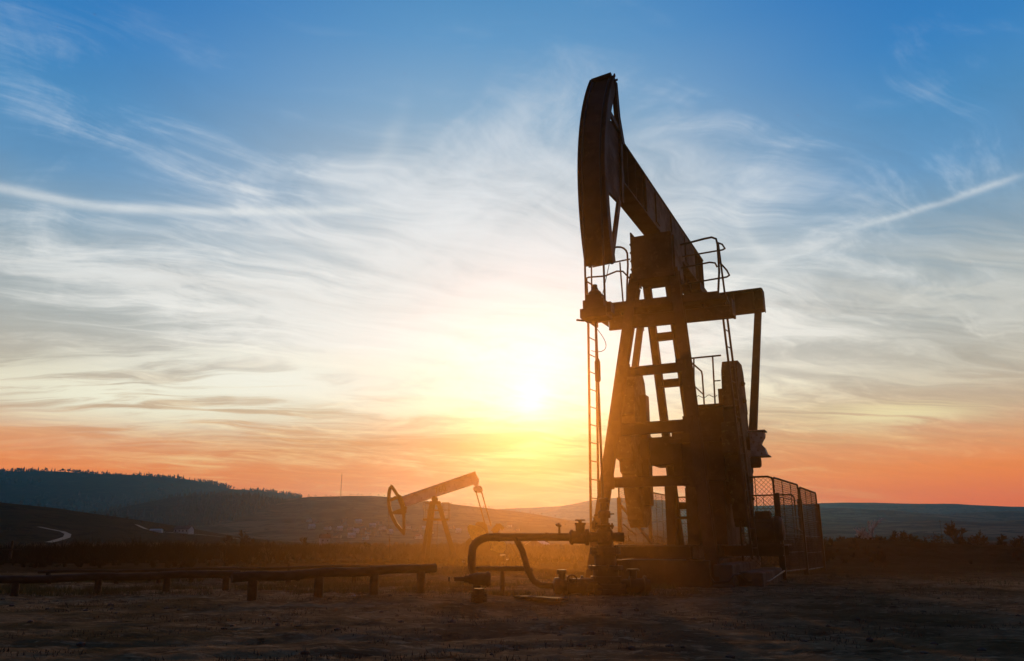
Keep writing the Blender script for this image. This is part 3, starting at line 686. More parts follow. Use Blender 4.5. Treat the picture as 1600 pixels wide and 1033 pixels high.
# crank pin housing, pale metal
m_ = MB(); s0 = 5.05
m_.prism([q(s0,1.60,3.06), q(s0,1.60,2.56), q(s0,1.93,2.56), q(s0,1.88,2.72), q(s0,1.81,2.80), q(s0,1.83,2.86), q(s0,1.89,2.95), q(s0,1.90,3.04)], (.30,0,0))
m_.box(q(s0-.02,1.57,3.061), q(s0+.34,1.93,3.09)); m_.box(q(s0-.02,1.55,2.53), q(s0+.34,1.97,2.558))
m_.build('crank_pin_housing', M['pale'], pj, .006)
m_ = MB(); m_.lathe(q(s0+.1,1.58,2.42), (0,-1,0), [(0,.12),(.17,.12),(.2,.09)], 16); m_.build('brake_drum', M['dark'], pj)
# skid, motor, belt guard
m_ = MB()
for v_ in (-.75, .82): m_.ibeam(q(2.35,v_,.60), q(8.3,v_,.60), .2, .26)
for s_ in (2.5, 3.6, 5.0, 6.7, 8.1): m_.ibeam(q(s_,-.70,.595), q(s_,.77,.595), .16, .22)
m_.ibeam(q(5.3,.85,.60), q(5.3,2.05,.60), .16, .20); m_.ibeam(q(6.3,.85,.60), q(6.3,2.05,.60), .16, .20); m_.box(q(5.1,1.35,.705), q(6.5,2.1,.74))
m_.build('skid_frame', M['dark'], pj)
m_ = MB(); m_.lathe(q(5.75,1.32,1.04), (0,-1,0), [(0,.1),(.02,.24),(.1,.27),(.12,.26),(.55,.26),(.57,.28),(.66,.28),(.72,.22),(.74,.1)], 24)
for k in range(12): a = R(30*k); m_.box(q(5.75,1.46,1.04)+Vector((math.cos(a)*.268-.01,-.36,math.sin(a)*.268-.01)), q(5.75,1.46,1.04)+Vector((math.cos(a)*.285+.01,0,math.sin(a)*.285+.01)))
m_.box(q(5.5,1.42,.741), q(6.0,1.98,.80)); m_.box(q(5.62,1.5,1.30), q(5.9,1.8,1.42)); m_.build('motor', M['dark'], pj)

# concrete base
m_ = MB(); root = empty('concrete_base', ROOT, R(64.5)); tag(root, 'low concrete and steel footing carrying the large pumpjack', 'foundation')
m_.box(q(2.35,-.50,-.35), q(8.6,1.12,.465)); m_.box(q(3.4,-.95,-.35), q(8.4,-.502,.44)); m_.build('footing_block', M['dark'], root, .02)
m_ = MB(); m_.box(q(2.5, 1.16, -.35), q(5.2, 1.50, .40)); m_.box(q(2.9, 1.52, -.35), q(6.2, 1.95, .26)); m_.box(q(2.35, 1.15, -.3), q(2.49, 1.5, .06)); m_.build('concrete_slab', M['concrete'], root, .03)
m_ = MB(); m_.tube([q(2.45,1.1,.20), q(2.32,1.2,.10), q(2.30,1.45,.11), q(2.45,1.52,.22), q(2.85,1.56,.22), q(2.8,1.7,.10), q(3.4,1.98,.08), q(5.6,2.0,.2)], .02, 6); m_.build('cable_loop', M['cable'], root)

# ------------------------------------------------------------------ wire fences round the pumpjack
def fence_root(name, label): r = empty(name, ROOT, R(64.5)); tag(r, label, 'fence', 'wire mesh fences round the large pumpjack'); return r
def panel(par, a, b_, z0, z1, pitch=.075, wr=.0042, nb=4, nvert=2):
    """framed panel of diamond mesh between ground points a and b"""
    a, b_ = Vector(a), Vector(b_); d = (b_-a); L = d.length; d.normalize(); H = z1-z0; up = Vector((0,0,1)); o = a+up*z0
    P = lambda x, z: o+d*x+up*z
    rc = .10; fr = [P(0,0), P(0,H-rc), P(rc*.3,H-rc*.3), P(rc,H), P(L-rc,H), P(L-rc*.3,H-rc*.3), P(L,H-rc), P(L,0)]
    m = MB(); m.tube(fr, .022, 7, closed=True)
    for k in range(1, nb+1): m.tube([P(0,H*k/(nb+1)), P(L,H*k/(nb+1))], .009, 5)
    for k in range(1, nvert+1): m.tube([P(L*k/(nvert+1),0), P(L*k/(nvert+1),H)], .010, 5)
    pn = m.build('panel_frame', M['dark'], par)
    m = MB(); nrm_ = d.cross(up)*.004
    for sgn in (1, -1):
        c = -H if sgn > 0 else 0; end = L if sgn > 0 else L+H
        while c < end:
            # line x = c + sgn*z
            zz0, zz1 = (max(0, -c), min(H, L-c)) if sgn > 0 else (max(0, c-L), min(H, c))
            if zz1-zz0 > .02: m.tube([P(c+sgn*zz0, zz0)+nrm_*sgn, P(c+sgn*zz1, zz1)+nrm_*sgn], wr, 3, caps=False)
            c += pitch*1.3
    m.build('wire_mesh', M['dark'], pn)
def post(par, p, z1, r=.05): m = MB(); p = Vector(p); m.bar(p+Vector((0,0,-.35)), p+Vector((0,0,z1)), r*2, r*2, (1,0,0)); m.build('post', M['dark'], par)
fr_ = fence_root('wire_fence', 'wire mesh fence of framed panels right of the large pumpjack')
A = q(5.78,1.15,0); B = q(5.78,1.91,0); C1 = q(8.50,2.15,0); C2 = q(8.72,2.16,0); D = q(11.5,2.32,0)
panel(fr_, A, B, .16, 2.16, nvert=1); panel(fr_, B+Vector((.02,0,0)), C1, .16, 2.14, nvert=2); panel(fr_, C2, D, .12, 2.10, nvert=2)
post(fr_, B+Vector((-.03,-.06,0)), 1.80, .05); post(fr_, C1+Vector((.11,0,0)), 1.80, .055); post(fr_, D+Vector((.08,0,0)), 1.80, .065)
m_ = MB(); m_.tube([q(5.76,1.3,1.02), q(5.76,1.88,1.20), q(5.9,1.94,1.20), q(8.45,2.17,1.02)], .012, 5); m_.build('brace_wire', M['dark'], fr_)
fl_ = fence_root('wire_fence', 'wire mesh fence glimpsed through the legs of the large pumpjack')
A = q(6.9,-1.95,0); B = q(9.6,-1.95,0); C1 = q(12.4,-1.95,0)
panel(fl_, A, B, .16, 2.16, nvert=3); panel(fl_, B+Vector((.12,0,0)), C1, .16, 2.14, nvert=3)
panel(fl_, C1+Vector((.0,-.1,0)), C1+Vector((0,-3.6,0)), .14, 2.12, nvert=3)
for p_ in (A, B+Vector((.06,0,0)), C1+Vector((.06,0,0))): post(fl_, p_, 1.85, .045)
m_ = MB(); m_.bar(q(6.9,-1.9,1.65), q(9.5,-1.9,.75), .05, .05); m_.bar(q(7.0,-1.88,1.2), q(8.0,-1.88,.95), .03, .03); m_.build('loose_brace', M['dark'], fl_)

# ------------------------------------------------------------------ wellhead and pipework
def flange(m, o, ax, r, t=.05, n=20, bolts=8):
    o = Vector(o); ax = Vector(ax).normalized(); m.lathe(o, ax, [(0,r),(t,r)], n)
    a = ax.cross(Vector((0,0,1))); a = Vector((1,0,0)) if a.length < .1 else a.normalized(); b = ax.cross(a)
    for k in range(bolts):
        c = o+(a*math.cos(6.283*k/bolts)+b*math.sin(6.283*k/bolts))*(r*.82)
        m.lathe(c-ax*.025, ax, [(0,.014),(t+.05,.014)], 6)
wx, wy = WELL.x, WELL.y
wh = empty('wellhead', (wx, wy, 0)); tag(wh, 'oily wellhead stack of flanges and valves under the polished rod', 'wellhead')
m_ = MB(); m_.lathe((0,0,-.25), (0,0,1), [(0,.24),(.52,.24),(.52,.2),(.62,.2)], 24); flange(m_, (0,0,.02), (0,0,1), .32, .07); flange(m_, (0,0,.095), (0,0,1), .32, .07); flange(m_, (0,0,.37), (0,0,1), .27, .06); m_.build('casing_head', M['dark'], wh)
m_ = MB(); m_.lathe((0,0,.435), (0,0,1), [(0,.17),(.22,.17),(.22,.13),(.30,.13)], 20); flange(m_, (0,0,.60), (0,0,1), .24, .05); flange(m_, (0,0,.655), (0,0,1), .24, .05); m_.build('tubing_head', M['dark'], wh)
m_ = MB(); m_.lathe((0,0,.71), (0,0,1), [(0,.10),(.06,.13),(.24,.13),(.30,.09)], 18); m_.lathe((-.30,0,.86), (1,0,0), [(0,.075),(.6,.075)], 14); flange(m_, (0,0,1.01), (0,0,1), .15, .04, bolts=6); m_.build('pumping_tee', M['rust'], wh)
m_ = MB(); m_.lathe((0,0,1.055), (0,0,1), [(0,.07),(.1,.07),(.1,.1),(.2,.1),(.22,.06),(.34,.055),(.34,.08),(.40,.08),(.42,.03)], 16); m_.tube([(-.16,0,1.2),(.16,0,1.22)], .012, 6); m_.build('stuffing_box', M['dark'], wh)
# side outlets at the casing head
for sx_ in (1, -1):
    m_ = MB(); m_.lathe((sx_*.2,-.02,.13), (sx_,0,0), [(0,.10),(.16,.10),(.16,.15),(.2,.15),(.2,.11),(.38,.11),(.38,.15),(.42,.15),(.42,.09),(.48,.09)], 18)
    if sx_ > 0: m_.lathe((.42,-.02,.13), (0,0,1), [(0,.06),(.22,.06),(.22,.1),(.25,.1)], 12)
    m_.build('side_outlet', M['dark'], wh)
def handwheel(m, c, ax, r, n=16):
    c = Vector(c); ax = Vector(ax).normalized(); a = ax.cross(Vector((0,0,1))); a = Vector((1,0,0)) if a.length < .1 else a.normalized(); b = ax.cross(a)
    m.tube([c+(a*math.cos(6.283*k/n)+b*math.sin(6.283*k/n))*r for k in range(n)], .012, 6, closed=True)
    for k in range(4): m.tube([c, c+(a*math.cos(1.571*k)+b*math.sin(1.571*k))*r], .008, 5)
    m.tube([c-ax*.12, c+ax*.02], .014, 6)
# flow line from the tee to the left and down to the ground valve
fl = empty('flowline', (wx-1.0, wy, 0)); tag(fl, 'elevated flowline pipe running left from the wellhead and bending down to the ground', 'pipe')
O = Vector((wx-1.0, wy, 0)); loc = lambda p: Vector(p)-O
yF = wy
p0 = at(924,838,yF); pa = at(762,839,yF); zf = .86
x0, xa = p0.x, at(768,838,yF).x
bend = [(x0+.05,yF,zf), (xa,yF,zf)]+[(xa-.30*math.sin(R(t)), yF-.02*math.sin(R(t)), zf-.20*(1-math.cos(R(t)))) for t in (15,30,45,60,75,90)]+[(xa-.31,yF-.04,.55),(xa-.30,yF-.06,.40),(xa-.22,yF-.1,.22),(xa-.22,yF-.12,.02)]
m_ = MB().tube([loc(p) for p in bend], .062, 14); m_.lathe(loc((xa+.85,yF,zf)), (1,0,0), [(0,.072),(.04,.072)], 14); m_.lathe(loc((xa+.1,yF,zf)), (1,0,0), [(0,.072),(.04,.072)], 14); m_.build('main_pipe', M['rust'], fl)
xd = at(806,838,yF).x; xe = at(868,916,yF).x; xm = at(829,905,yF-.1).x
dg = [(xd,yF-.02,zf-.02), (xd+.10,yF-.03,.66), (xm-.05,yF-.06,.40), (xm,yF-.08,.28), (xm+.06,yF-.09,.19), (xm+.16,yF-.1,.14), (xe+.05,yF-.1,.13)]
m_ = MB().tube([loc(p) for p in dg], .048, 12); m_.lathe(loc((xm-.03,yF-.06,.38)), (.25,0,-.97), [(0,.06),(.05,.06)], 12); m_.build('diagonal_pipe', M['rust'], fl)
zb = .37; m_ = MB().tube([loc((xa-.30,yF+.15,zb)), loc((xm-.02,yF+.15,zb+.01))], .04, 10); m_.tube([loc((at(785,890,yF).x,yF+.15,-.15)), loc((at(785,890,yF).x,yF+.15,zb-.02))], .035, 8); m_.build('lower_pipe', M['rust'], fl)
m_ = MB(); xm2 = at(874,828,yF).x; m_.tube([loc((xm2,yF,.9)), loc((xm2,yF,1.03))], .018, 8); m_.lathe(loc((xm2-.02,yF,1.02)), (.25,0,1), [(0,.025),(.02,.06),(.06,.012)], 8); m_.build('vent_cap', M['dark'], fl)
# gate valve between the flow line and the tee
xv = at(905,838,yF).x
gv = empty('gate_valve', (xv, yF, zf)); tag(gv, 'stubby flanged valve in the elevated flowline beside the wellhead', 'valve')
m_ = MB(); m_.lathe((-.16,0,0), (1,0,0), [(0,.08),(.03,.12),(.06,.12),(.06,.10),(.26,.10),(.26,.13),(.31,.13),(.31,.08),(.36,.08)], 18); m_.lathe((.02,0,.05), (0,0,1), [(0,.075),(.14,.075),(.14,.09),(.17,.09)], 14); m_.build('valve_body', M['rust'], gv)
m_ = MB(); m_.lathe((.02,0,.22), (0,0,1), [(0,.03),(.03,.03),(.03,.085),(.05,.085)], 14); m_.build('valve_cap', M['dark'], gv); m_ = MB(); m_.tube([(.24,0,.1),(.24,0,.30)], .012, 6); m_.lathe((.24,0,.12),(0,0,1),[(0,.04),(.1,.04),(.14,.02)],8); m_.build('valve_cap', M['dark'], gv)
# casing valve by the ground
xc = at(884,915,yF-.1).x
cv = empty('casing_valve', (xc, yF-.1, .13)); tag(cv, 'low flanged valve lying at ground level just left of the wellhead', 'valve')
m_ = MB(); m_.lathe((-.20,0,0), (1,0,0), [(0,.06),(.03,.12),(.10,.13),(.16,.10),(.22,.10),(.22,.15),(.27,.15),(.27,.11),(.42,.11),(.42,.12),(.62,.12),(.62,.15),(.66,.15),(.66,.1),(.72,.1)], 18)
m_.lathe((0,0,-.05), (0,0,-1), [(0,.06),(.12,.06),(.12,.10),(.2,.10)], 14); m_.build('valve_body', M['dark'], cv)
m_ = MB(); m_.lathe((-.06,0,.08), (0,0,1), [(0,.05),(.1,.05),(.1,.075),(.16,.075)], 12); handwheel(m_, (.09,-.12,.10), (0,-1,.3), .07); handwheel(m_, (.42,-.2,-.05), (0,-1,0), .12); m_.build('handwheel', M['dark'], cv)
# ground valve at the foot of the flow line
vb = onground(748, 953, -.10)
bv = empty('standpipe_valve', (vb.x, vb.y, -.12)); tag(bv, 'flanged valve on a short standpipe left of the wellhead, its spindle pointing left', 'valve')
zt = at(745,905,vb.y).z+.12
m_ = MB(); m_.lathe((0,0,-.1), (0,0,1), [(0,.055),(zt-.12,.055),(zt-.12,.075),(zt-.02,.075)], 14); flange(m_, (0,0,zt-.27), (0,0,1), .115, .035, bolts=8); flange(m_, (0,0,zt-.225), (0,0,1), .115, .035, bolts=8); m_.build('standpipe', M['rust'], bv)
m_ = MB(); m_.lathe((.16,0,zt), (-1,0,0), [(0,.075),(.03,.10),(.06,.10),(.06,.085),(.20,.085),(.24,.07),(.30,.06),(.30,.045),(.36,.045),(.36,.03),(.50,.03)], 16); m_.build('valve_body', M['rust'], bv)
m_ = MB(); m_.box((-.42,-.03,zt-.03), (-.40,.03,zt+.03)); m_.build('spindle_nut', M['dark'], bv)

# ------------------------------------------------------------------ pipe rails on short posts
def railrow(name, label, a, b_, r, posts, foot):
    """a, b_: world ends of the rail; posts: pixel columns"""
    o = Vector((a.x, a.y, gz(a.x, a.y))); rt = empty(name, o); tag(rt, label, 'pipe rail', 'rusty pipe rails across the field at left')
    n = 14; pts = [a.lerp(b_, k/n)+Vector((0, .012*math.sin(k*2.1), .010*math.sin(k*1.3))) for k in range(n+1)]
    m = MB().tube([p-o for p in pts], r, 12)
    for k in (4, 9): m.lathe(pts[k]-o, (b_-a), [(0,r*1.18),(.05,r*1.18)], 12)
    m.build('rail', M['wood'], rt)
    for px in posts:
        lo, hi = 0.0, 1.0; f = lambda t: (lambda p: 800+FPX*p.x/(CS*p.y+SN*(p.z-CAMZ)))(a.lerp(b_, t))
        for _ in range(40):
            mdl = (lo+hi)/2
            if f(mdl) < px: lo = mdl
            else: hi = mdl
        p = a.lerp(b_, (lo+hi)/2); g0 = gz(p.x, p.y)
        m = MB().tube([Vector((p.x+.01, p.y, g0-.25))-o, Vector((p.x, p.y, p.z-r*.6))-o], foot, 10); m.build('post', M['wood'], rt)
a = at(-60,908,11.9); b_ = at(376,896,13.3)
railrow('pipe_rail', 'long dark pipe rail on short posts, nearest on the far left', a, b_, .058, (26,155,262,354), .055)
a = at(362,903,11.1); b_ = at(681,887,12.7)
railrow('pipe_rail', 'thick dark pipe rail on four stout posts left of the wellhead', a, b_, .066, (396,499,585,658), .068)
a = at(60,894,15.6); b_ = at(640,884,15.6)
railrow('pipe_rail', 'thin far pipe rail on small posts behind the two thick ones', a, b_, .028, (76,184,250,300,452,554), .045)

# ------------------------------------------------------------------ the small pumpjack, side-on, beyond
Y2 = 60.0
b0 = at(684, 874, Y2); sp = empty('pumpjack', (b0.x, Y2, b0.z)); tag(sp, 'small distant pumpjack with pale beam and yellow counterweights, tail up', 'pumpjack')
O2 = Vector((b0.x, Y2, b0.z))
def g2(px, py, v=0.0): p = at(px, py, Y2)-O2; return Vector((p.x, v, p.z))
def plate(mb, pix, v0, v1): mb.prism([g2(x, y, v0) for x, y in pix], (0, v1-v0, 0)); return mb
m_ = MB(); plate(m_, [(629,777),(742,737.5),(748.5,749),(748,757),(737,757.5),(633,791)], -.06, .06)
for v0, v1 in ((-.22,-.06),(.06,.22)):
    plate(m_, [(628,776),(743,736.6),(743.4,739),(628.6,779)], v0, v1); plate(m_, [(632.4,789.4),(737,755.4),(737.6,757.8),(633,792)], v0, v1)
bm2 = m_.build('walking_beam', M['lightbeam'], sp)
fc = bpy.data.curves.new('beam_number', 'FONT'); fc.body = '760'; fc.size = .62; fc.extrude = .006; fc.align_x = 'CENTER'; fc.align_y = 'CENTER'
fo = bpy.data.objects.new('tmp', fc); COL.objects.link(fo); dg_ = bpy.context.evaluated_depsgraph_get(); me = bpy.data.meshes.new_from_object(fo.evaluated_get(dg_)); COL.objects.unlink(fo); bpy.data.objects.remove(fo)
me.materials.clear(); me.materials.append(M['mark']); no = bpy.data.objects.new('painted_number', me); COL.objects.link(no); no.parent = bm2
no.location = g2(688,765.5,-.072); no.rotation_euler = (R(90), R(-19.2), 0)
# head: curved rim with spokes
c_ = g2(681.5, 781); 
rim_o = [(612,758.5),(608,762),(606.0,770),(605.4,782),(606.4,793),(609,804),(613.5,814),(619,823),(625,830),(631,836.5),(633,834.5)]
rim_i = [(632.5,829),(627,825),(621,817),(617,809),(613.5,801),(611,792),(609.6,782),(609.8,772),(611.2,764),(613.5,760.5)]
m_ = MB(); plate(m_, rim_o+rim_i, -.25, .25); hd = m_.build('horse_head', M['rust'], sp)
m_ = MB()
for v0, v1 in ((-.22,-.16),(.16,.22)):
    plate(m_, [(611,757),(613.5,758.5),(622,771.5),(630,777),(629,781),(620,776),(611,762)], v0, v1)
    plate(m_, [(620,776),(623,774),(633,796),(634,802),(629,800)], v0, v1); plate(m_, [(609,781),(618,775),(621,779),(609.5,784)], v0, v1)
    plate(m_, [(613,800),(622,796),(634,795),(635,800),(632,804),(616,803.5),(613,803)], v0, v1); plate(m_, [(629,803),(633,803),(633,832),(629.5,828)], v0, v1)
    plate(m_, [(624,778),(628,776),(636,794),(634,797),(630,794)], v0, v1)
m_.build('head_frame', M['rust'], hd)
m_ = MB(); m_.tube([g2(606.5,784), g2(608.5,846)], .022, 6); m_.lathe(g2(608.5,846), (0,0,1), [(0,.06),(.15,.06),(.2,.03)], 8); m_.tube([g2(608.5,846), g2(609,872)], .03, 6); m_.build('bridle_cable', M['cable'], sp)
m_ = MB(); m_.lathe(g2(679.5,780,-.4), (0,1,0), [(0,.22),(.8,.22)], 16); plate(m_, [(673,783.5),(688,783.5),(690,788),(671,788)], -.45, .45); m_.build('saddle_bearing', M['rust'], sp)
for (t0, t1, v0, v1) in (((675,785),(659.5,885),-.28,-.75), ((677,785),(665,880),.28,.75), ((686,786),(713,872),-.28,-.75), ((684,786),(707,868),.28,.75)):
    p_, r_ = g2(*t0, v0), g2(*t1, v1); d_ = (r_-p_); m_ = MB().ibeam(p_, r_+d_*.06, .26, .26, (0,1,0), .03); m_.build('leg', M['dark'], sp)
m_ = MB(); m_.box(g2(662,813.6,-.6), g2(701,810.6,.6)); m_.box(g2(670,798.5,-.34), g2(693,796.5,.34)); m_.build('platform', M['rust'], sp)
for v_ in (-.58, .58):
    for x0_, x1_ in ((663,671),(692,703)):
        m_ = MB()
        m_.tube([g2(x0_,786,v_), g2(x1_,786,v_)], .022, 5); m_.tube([g2(x0_,797,v_), g2(x1_,797,v_)], .016, 5)
        m_.tube([g2(x0_+.5,786,v_), g2(x0_+.5,811,v_)], .018, 5); m_.tube([g2(x1_-.5,786,v_), g2(x1_-2,811,v_)], .018, 5); m_.build('railing', M['dark'], sp)
m_ = MB()
for x_ in (675,683): m_.tube([g2(x_,813,.35), g2(x_-2,880,.6)], .018, 5)
for k in range(15): y_ = 818+4.1*k; m_.tube([g2(674.8-.03*(y_-813),y_,.40), g2(682.8-.03*(y_-813),y_,.40)], .010, 4)
m_.build('ladder', M['dark'], sp)
m_ = MB(); plate(m_, [(740,762),(744,760),(752,760),(754,764),(753,769),(742,769.5),(740,766)], -.55, .55); plate(m_, [(738,756),(748,756),(746,761),(743,761)], -.15, .15); m_.build('equalizer', M['lightbeam'], sp)
for (t0, t1, v0) in (((744,768),(763,836),-.62), ((752,768),(767,822),.62)):
    m_ = MB().bar(g2(*t0, v0), g2(*t1, v0*1.25), .09, .09, (0,1,0)); m_.build('pitman_arm', M['rust'], sp)
# cranks with yellow weights, gearbox, motor
def weight(pix, v0, v1, mat, holes=()):
    m = plate(MB(), pix, v0, v1)
    for h in holes: m.lathe(g2(h[0], h[1], v0-.02), (0,1,0), [(0,.09),(.019,.09)], 8)
    return m.build('counterweight', mat, sp, .03)
weight([(731,823),(735,820),(745,822),(752,824),(757,828),(760,836),(757,841),(748,843),(741,845),(737,841),(733,833)], -1.0, -.72, M['yellow'], ((735,826),(751,827.5),(739,842)))
weight([(765,846),(788,846),(790.5,851),(790,858),(786,864),(777,863),(769,859)], -1.0, -.72, M['yellow'], ((769,858),(784,859)))
weight([(766,829),(776,817),(783,824),(776,834)], .72, 1.0, M['rust']); weight([(778.5,818),(781,817),(788.5,824),(784,830)], .70, 1.02, M['dark'])
m_ = MB(); plate(m_, [(743,819),(747,815.5),(756,816),(761,820),(764,834),(788,860),(783,864),(756,838),(744,824)], -.71, -.5); plate(m_, [(766,838),(778,818),(784,822),(772,842)], .5, .71); m_.build('crank', M['rust'], sp)
m_ = MB(); plate(m_, [(728,846),(738,838),(760,838),(782,846),(784,858),(780,872),(730,872)], -.42, .42); m_.lathe(g2(765,840,-.8), (0,1,0), [(0,.16),(1.6,.16)], 12); m_.lathe(g2(737,856,-.62), (0,1,0), [(0,.42),(.18,.42)], 20); m_.build('gearbox', M['dark'], sp)
m_ = MB(); plate(m_, [(640,882),(800,874),(800,880),(640,888)], -.8, .8); plate(m_, [(727,871),(790,867),(792,876),(727,878)], -.7, .7); plate(m_, [(796,850),(798,848),(812,868),(808,870)], -.3, .3); m_.build('base_frame', M['dark'], sp)

# ------------------------------------------------------------------ houses
def house(o, w, d, h, rh, wall, roof, rz=0.0, label='', group=None, windows=2, cat='house'):
    rt = empty('house', o, rz); tag(rt, label, cat, group)
    m = MB().box((-w/2,-d/2,-2.5), (w/2,d/2,h)); m.prism([(-w/2,-d/2,h+.001),(-w/2,d/2,h+.001),(-w/2,0,h+rh)], (w,0,0)); m.build('wall', wall, rt)
    e = .5; m = MB(); t = .25
    for sgn in (-1, 1): m.prism([(-w/2-e, sgn*(d/2+e), h-rh*e/(d/2)+.02),(-w/2-e, 0, h+rh+.02),(-w/2-e, 0, h+rh+t),(-w/2-e, sgn*(d/2+e), h-rh*e/(d/2)+t)], (w+2*e,0,0))
    m.box((w*.2,-.4,h+rh*.5),(w*.2+.8,.4,h+rh+1.0)); m.build('roof', roof, rt)
    for k in range(windows): x = -w/2+w*(k+.5)/windows; MB().box((x-.5,-d/2-.05,h*.35),(x+.5,-d/2-.005,h*.35+1.2)).build('window', M['glass'], rt)
    return rt
p = hill_point('pasture_hill', 287, 833)
house(p, 12, 8, 2.9, 2.6, M['wall'], M['roof'], R(-8), 'white bungalow with dark hipped roof beside the farm road', windows=4)
p = hill_point('pasture_hill', 244, 831)
rt = empty('greenhouse', p, R(-6)); tag(rt, 'long low white greenhouse left of the white bungalow', 'greenhouse')
m_ = MB().box((-4.5,-1.5,-.8), (4.5,1.5,1.0)); m_.build('wall', M['wall'], rt)
m_ = MB().prism([(-4.6,-1.6,1.0),(-4.6,-1.1,1.6),(-4.6,0,1.9),(-4.6,1.1,1.6),(-4.6,1.6,1.0)], (9.2,0,0)); m_.build('roof', M['roofp'], rt)
p = onground(840, 857, -2.15)
house(Vector((p.x, p.y, -2.3)), 6, 7, 1.9, 1.9, M['wallp'], M['roofp'], R(62), 'small shed with a pale sheet-metal roof under the elevated flowline', windows=1, cat='shed')
p = hill_point('village_hill', 507, 846) or Vector((-270,1100,0))
house(at(507,849,620.0)-Vector((0,0,.0)), 7, 7, 4.2, 2.8, M['wall'], M['roofr'], R(20), 'greenish pale house standing alone in the dark scrub below the village', windows=2)
vill = [(483,816,0),(494,818,1),(487,826,2),(512,828,0),(522,833,1),(531,829,2),(540,824,1),(548,828,0),(556,833,2),(566,829,1),(575,835,0),(582,824,2),(591,820,1),(598,828,0),(527,841,1),(549,840,2),(571,843,0),(590,838,1),(636,826,0),(648,830,1),(664,828,2),(672,834,0),(706,826,1),(716,832,2),(796,824,0),(808,830,1),(654,842,0),(560,818,2),(536,817,1),(610,834,2)]
adj = ['nearest the top left of the village', 'beside the leftmost one', 'below the leftmost pair', 'left of centre', 'low on the slope', 'mid slope', 'high in the centre', 'centre of the village', 'lower centre', 'right of centre', 'low right of centre', 'upper right of centre', 'highest on the right', 'right edge of the main cluster', 'lowest on the left', 'lowest in the centre', 'lowest right of centre', 'low at the right edge',
       'just left of the small pumpjack mast', 'behind the left mast leg', 'between the mast legs', 'behind the mast ladder', 'right of the mast', 'under the tail rods', 'right of the counterweights, upper', 'right of the counterweights, lower', 'at the foot of the slope behind the mast', 'alone above the cluster', 'alone above the village, further left', 'below the horse head']
for i, (px, py, c_i) in enumerate(vill):
    p = hill_point('village_hill', px, py)
    if p is None: continue
    w = rng.uniform(8, 12)
    house(p, w, w*.75, 4.2, 3.0, (M['wall'], M['wallp'], M['wall'])[c_i], (M['roofr'], M['roof'], M['roofp'])[c_i], rng.uniform(-1, 1), ('white house with red roof, ', 'pink house with dark roof, ', 'white house with pale metal roof, ')[c_i]+adj[i], 'village houses on the hillside', 2)
# radio mast on the skyline
p = hill_point('village_hill', 532, 779) or at(532,778,2290.0)
rt = empty('radio_mast', p); tag(rt, 'very thin radio mast standing on the skyline above the village', 'mast')
zt = at(531, 741, p.y).z-p.z
m_ = MB()
for k in range(3):
    a = 2.094*k; m_.bar((1.1*math.cos(a),1.1*math.sin(a),-3), (.35*math.cos(a),.35*math.sin(a),zt), .35, .35)
m_.build('lattice_tower', M['pale'], rt); MB().tube([(0,0,zt-1),(0,0,zt+5)], .15, 6).build('antenna', M['pale'], rt)

# ------------------------------------------------------------------ poles
def pole(x, y, h, label):
    o = Vector((x, y, gz(x, y))); rt = empty('utility_pole', o); tag(rt, label, 'pole', 'utility poles beyond the scrub')
    MB().tube([(0,0,-.5),(0.05,0,h)], [.13,.09], 8).build('pole_shaft', M['wood'], rt); MB().box((-.7,-.05,h-.7),(.8,.05,h-.58)).build('crossarm', M['wood'], rt)
p = at(1468, 812, 330.0); pole(p.x, 330.0, p.z+2.1, 'taller thin utility pole in the valley at right')
p = at(19, 846, 60.0); pole(p.x, 60.0, p.z+1.0, 'utility pole among scrub at the far left')

# ------------------------------------------------------------------ bare trees
def bare_tree(x, y, h, mat, label, seed, spread=.5, lv=5, twigs=3, group='bare trees at the edge of the field'):
    r = random.Random(seed); o = Vector((x, y, gz(x, y)-.1)); rt = empty('bare_tree', o); tag(rt, label, 'tree', group)
    tr = MB(); cr = MB()
    def grow(p, d, L, rad, k):
        e = p+d*L; md = p+d*L*.5+Vector((r.uniform(-1,1), r.uniform(-1,1), r.uniform(-.3,.5)))*L*.06
        (tr if k == 0 else cr).tube([p, md, e], [rad, rad*.85, rad*.68], 5 if k < 2 else 3, caps=k == 0)
        if k >= lv: return
        for _ in range(twigs if k else 4):
            a = Vector((r.gauss(0,1), r.gauss(0,1), r.gauss(.25,.5))).normalized(); nd = (d*.75+a*spread).normalized()
            grow(p.lerp(e, r.uniform(.45, 1.0)), nd, L*r.uniform(.55,.82), max(rad*.58, y*.00045), k+1)
    grow(Vector((0,0,0)), Vector((r.uniform(-.08,.08), r.uniform(-.08,.08), 1)).normalized(), h*.36, h*.026, 0)
    tr.build('trunk', mat, rt); cr.build('crown', mat, rt)
sp_ = [(1362,815,95,'birch','pale-barked bare tree, tallest at right of the fence'),(1392,828,92,'bark','bare dark tree right of the pale birch'),(1327,836,100,'bark','bare dark tree left of the pale birch'),(1340,838,88,'bark','low bare tree touching the birch on its left'),
 (1412,832,100,'bark','slim bare tree halfway between the birch and the utility pole'),(1437,836,96,'bark','bare bushy tree left of the valley utility pole'),(1490,822,110,'bark','tall bare tree with upright limbs right of the utility pole'),(1505,838,104,'bark','short bare tree beside the upright one'),
 (1528,832,92,'bark','broad dark tree second from the right frame edge group'),(1556,834,96,'bark','broad dark tree near the right frame edge'),(1585,836,90,'bark','last bare tree at the right frame edge'),(1300,842,110,'bark','small bare tree just right of the wire fence'),
 (1376,840,84,'bark','low tree at the foot of the birch on its right'),(360,826,240,'bark','bare tree at the right end of the farm road'),(378,824,238,'bark','fuller bare tree by the farm road end'),(477,836,230,'bark','thin bare tree below the village edge'),(573,842,200,'bark','bare tree left of the small pumpjack cable'),(392,834,230,'bark','bare tree furthest along the farm road')]
